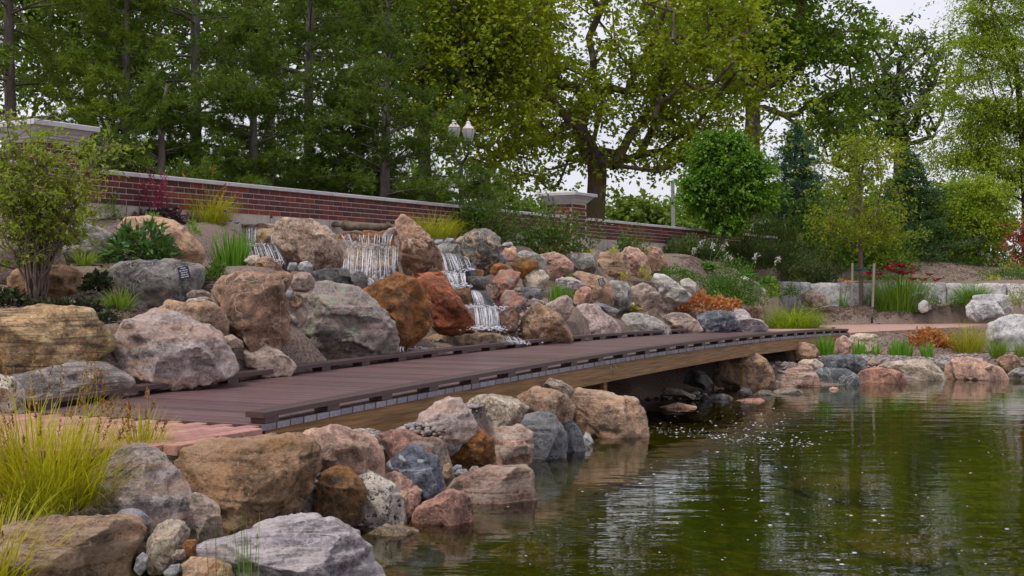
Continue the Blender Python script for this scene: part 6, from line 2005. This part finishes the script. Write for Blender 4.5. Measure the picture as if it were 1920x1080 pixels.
broadleaf('maple_tree', 'leafy maple filling the gap above the lamp', TG, (800, 520), [(798,380), (795,250), (800,140)], 80,
          [(830,60,150,120), (900,190,130,100), (760,-30,150,90), (930,40,110,110)], 360, 80, .13, 'maple', 'grey', .16, fork=2, seed=33, sag=.3, pen=.2, spread=(.36, .24))
broadleaf('deciduous_tree', 'thin green tree above the slender pine', TG, (505, 520), [(508,300), (500,120), (495,20)], 84,
          [(520,10,130,90), (440,60,110,100), (610,80,110,110), (560,-70,150,70)], 260, 50, .14, 'backleaf', 'pale', .13, fork=1, seed=34, spread=(.34, .26), bare=.1)
broadleaf('deciduous_tree', 'tall green tree behind the pines near the frame edge', TG, (165, 520), [(168,300), (170,120), (165,0)], 88,
          [(160,40,170,110), (60,90,120,110), (270,60,120,110), (150,-60,200,80)], 330, 52, .13, 'backleaf', 'grey', .16, fork=1, seed=35, spread=(.34, .26), bare=.1)
broadleaf('deciduous_tree', 'pale barked tree between the pines and the leafy maple', TG, (668, 520), [(672,300), (690,100), (700,0)], 76,
          [(690,0,90,80), (640,110,70,90), (730,150,70,80)], 110, 45, .14, 'backleaf', 'pale', .13, fork=1, seed=36, spread=(.34, .26), bare=.3)
broadleaf('locust_tree', 'bright yellow green locust tree at the frame edge', TG, (1925, 520), [(1925,380), (1918,250), (1905,120)], 58,
          [(1860,160,95,130), (1890,30,90,100), (1930,260,120,110), (1800,240,80,70), (1960,90,110,170), (1840,320,110,50), (1880,-60,90,70)], 270, 290, .11, 'locust', 'brown', .16, fork=1, seed=37, lw=.45, spread=(.42, .13), droop=.5)
broadleaf('deciduous_tree', 'half bare tree between the green maple and the locust', TG, (1695, 520), [(1692,420), (1690,330), (1692,260)], 50,
          [(1720,140,80,90), (1640,130,60,80), (1700,210,80,60), (1760,120,50,60), (1690,80,60,40)], 330, 26, .18, 'shrubdark', 'grey', .3, fork=1, seed=38, bare=.62, spread=(.35, .3), pen=.12, sag=.2, rtip=.016)
broadleaf('deciduous_tree', 'second half bare tree left of the other', TG, (1600, 520), [(1598,420), (1602,320), (1600,240)], 50,
          [(1600,190,70,90), (1650,200,60,80), (1560,240,60,70)], 190, 26, .18, 'backleaf', 'grey', .2, fork=1, seed=39, bare=.5, spread=(.35, .3), pen=.12, sag=.2, rtip=.014)
broadleaf('small_maple', 'dense round headed green maple at the end of the wall', None, (1356, 472), [(1353,448), (1357,425)], 84,
          [(1368,288,46,34), (1318,325,36,26), (1408,332,34,28), (1303,362,24,20), (1345,378,52,24), (1408,378,36,22), (1372,338,40,28), (1338,272,24,18), (1385,258,22,14), (1425,360,20,16), (1352,410,40,14)], 85, 330, .085, 'smallmaple', 'grey', .075, fork=1, seed=40, spread=(.14, .07), droop=.35, rtip=.006)
broadleaf('young_tree', 'young yellow green tree tied between two stakes', None, (1615, 572), [(1614,520), (1613,465), (1613,400), (1613,330)], 79,
          [(1610,385,88,70), (1600,300,70,50), (1640,290,50,50), (1570,420,50,36), (1650,430,50,36)], 300, 22, .085, 'youngtree', 'stem', .055, fork=2, seed=41, spread=(.17, .12), pen=.1, sag=.25, rtip=.004, lw=.5, k=7)
mb = MB(); c = U(1614, 504, 79)
mb.lathe(c - np.array([0, 0, .02]), [(.05, 0), (.054, 0), (.054, .045), (.05, .045)], 12)
mb.tube([c + np.array([-.24, -.02, 0]), c + np.array([0, -.055, 0]), c + np.array([.24, -.03, 0])], .012, 5)
V, F_ = mb.out()
cb = V.mean(0)
tag(link('tree_tie', mesh_from('tree_tie', V - cb, F_, True), M_TIE, None, cb), 'green tie strapping the young tree to its stakes', 'tie')
broadleaf('many_stemmed_tree', 'small bright green tree with several thin stems near the frame edge', None, (1838, 500), [(1838,480), (1836,460)], 65,
          [(1830,380,60,46), (1850,420,50,40), (1800,420,40,40), (1845,350,40,22)], 110, 170, .1, 'locust', 'pale', .06, fork=1, seed=42, spread=(.2, .1), pen=.02, sag=.15, lw=.45)
broadleaf('red_maple', 'red leaved maple peeking in at the frame edge', None, (1935, 520), [(1932,490)], 70, [(1925,460,32,34), (1940,430,30,30)], 70, 40, .1, 'redmaple', 'grey', .05, fork=1, seed=43, spread=(.16, .1), lw=.4)

# tall shrub in the left foreground: many thin stems from one foot
def tall_shrub():
    rg = np.random.default_rng(51)
    ppm = 222
    b = U(68, 572, ppm)
    e = empty('tall_shrub', b, 'tall airy shrub with many thin stems in front of the left pillar', 'shrub')
    mb = MB(); tipsall = []
    tips = [(-40,330), (0,230), (15,300), (40,290), (70,300), (95,330), (120,330), (150,300), (205,245), (60,380), (20,205), (-30,215), (60,225), (110,250), (155,255), (215,262), (-40,245), (-20,420), (110,400), (30,260), (-50,280), (140,350), (0,360), (85,270), (165,400)]
    for k, (tx, ty) in enumerate(tips):
        t = U(tx, ty, ppm) + np.array([0, rg.uniform(-.35, .35), 0])
        b0 = b + np.array([rg.normal(0, .03), rg.normal(0, .03), -.04])
        mid = b0 * .55 + t * .45 + np.array([(b0[0] - t[0]) * .12, 0, .12])
        q = np.linspace(0, 1, 9)[:, None]
        P = b0 * (1 - q) ** 2 + mid * 2 * q * (1 - q) + t * q * q
        P[1:-1] += rg.normal(0, .012, (7, 3))
        mb.tube(P, np.linspace(.013, .003, 9) * rg.uniform(.7, 1.2), 6)
        for s in range(20):
            u = rg.uniform(.42, 1); i = min(int(u * 8), 7)
            c = P[i] + (P[i + 1] - P[i]) * (u * 8 - i)
            tw = c + rg.normal(0, 1, 3) * np.array([.2, .16, .09]) + np.array([0, 0, .05])
            mb.tube([c, (c + tw) / 2 + np.array([0, 0, .02]), tw], [.003, .0022, .0015], 4, False)
            m = rg.integers(9, 18)
            uu = rg.uniform(.2, 1.05, m)[:, None]
            tipsall.append(c * (1 - uu) + tw * uu + rg.normal(0, .018, (m, 3)))
    mb.part('stems', BK['stem'], e, True, kind='stuff')
    C = np.concatenate(tipsall); n = len(C)
    D = rg.normal(0, .8, (n, 3)) + np.array([.2, -.1, -.25])
    V, F_ = leafcards(rg, C, D, rg.uniform(.035, .065, n), rg.uniform(.02, .034, n), .3)
    part('leaves', V, [F_], LM['service'], e, kind='stuff')
tall_shrub()

# the wood beyond: single trees far behind, thick enough to close the view low down
far = [(60, 50, 330), (240, 52, 300), (420, 48, 280), (600, 50, 300), (770, 46, 330), (930, 44, 350), (1060, 42, 390), (1190, 46, 380), (1300, 42, 350), (1500, 40, 330), (1640, 40, 340), (1780, 42, 350)]
LABF = ['far tree behind the left pillar', 'far tree behind the forked pine', 'far tree behind the young pine', 'far tree behind the slender pine', 'far tree behind the bushy pine', 'far tree behind the street lamp', 'far tree behind the brick pillar', 'far bright tree right of the maple trunk', 'far tree behind the small maple', 'far tree behind the blue spruce', 'far tree behind the staked tree', 'far tree behind the dark spruce']
for k, (px, ppm, ytop) in enumerate(far):
    mat = ('backbright' if k in (6, 7, 8) else 'backleaf')
    h = 490 - ytop
    broadleaf('far_tree', 'low ' + LABF[k], 'far trees beyond the garden', (px, 515), [(px, 470), (px + 3, 440)], ppm,
              [(px - 40, 490 - h * .35, 75, h * .33), (px + 45, 490 - h * .35, 75, h * .33), (px, 490 - h * .68, 70, h * .34)], 150, 46, .27, mat, 'brown', .2, fork=1, seed=60 + k, spread=(.55, .4), rtip=.012)
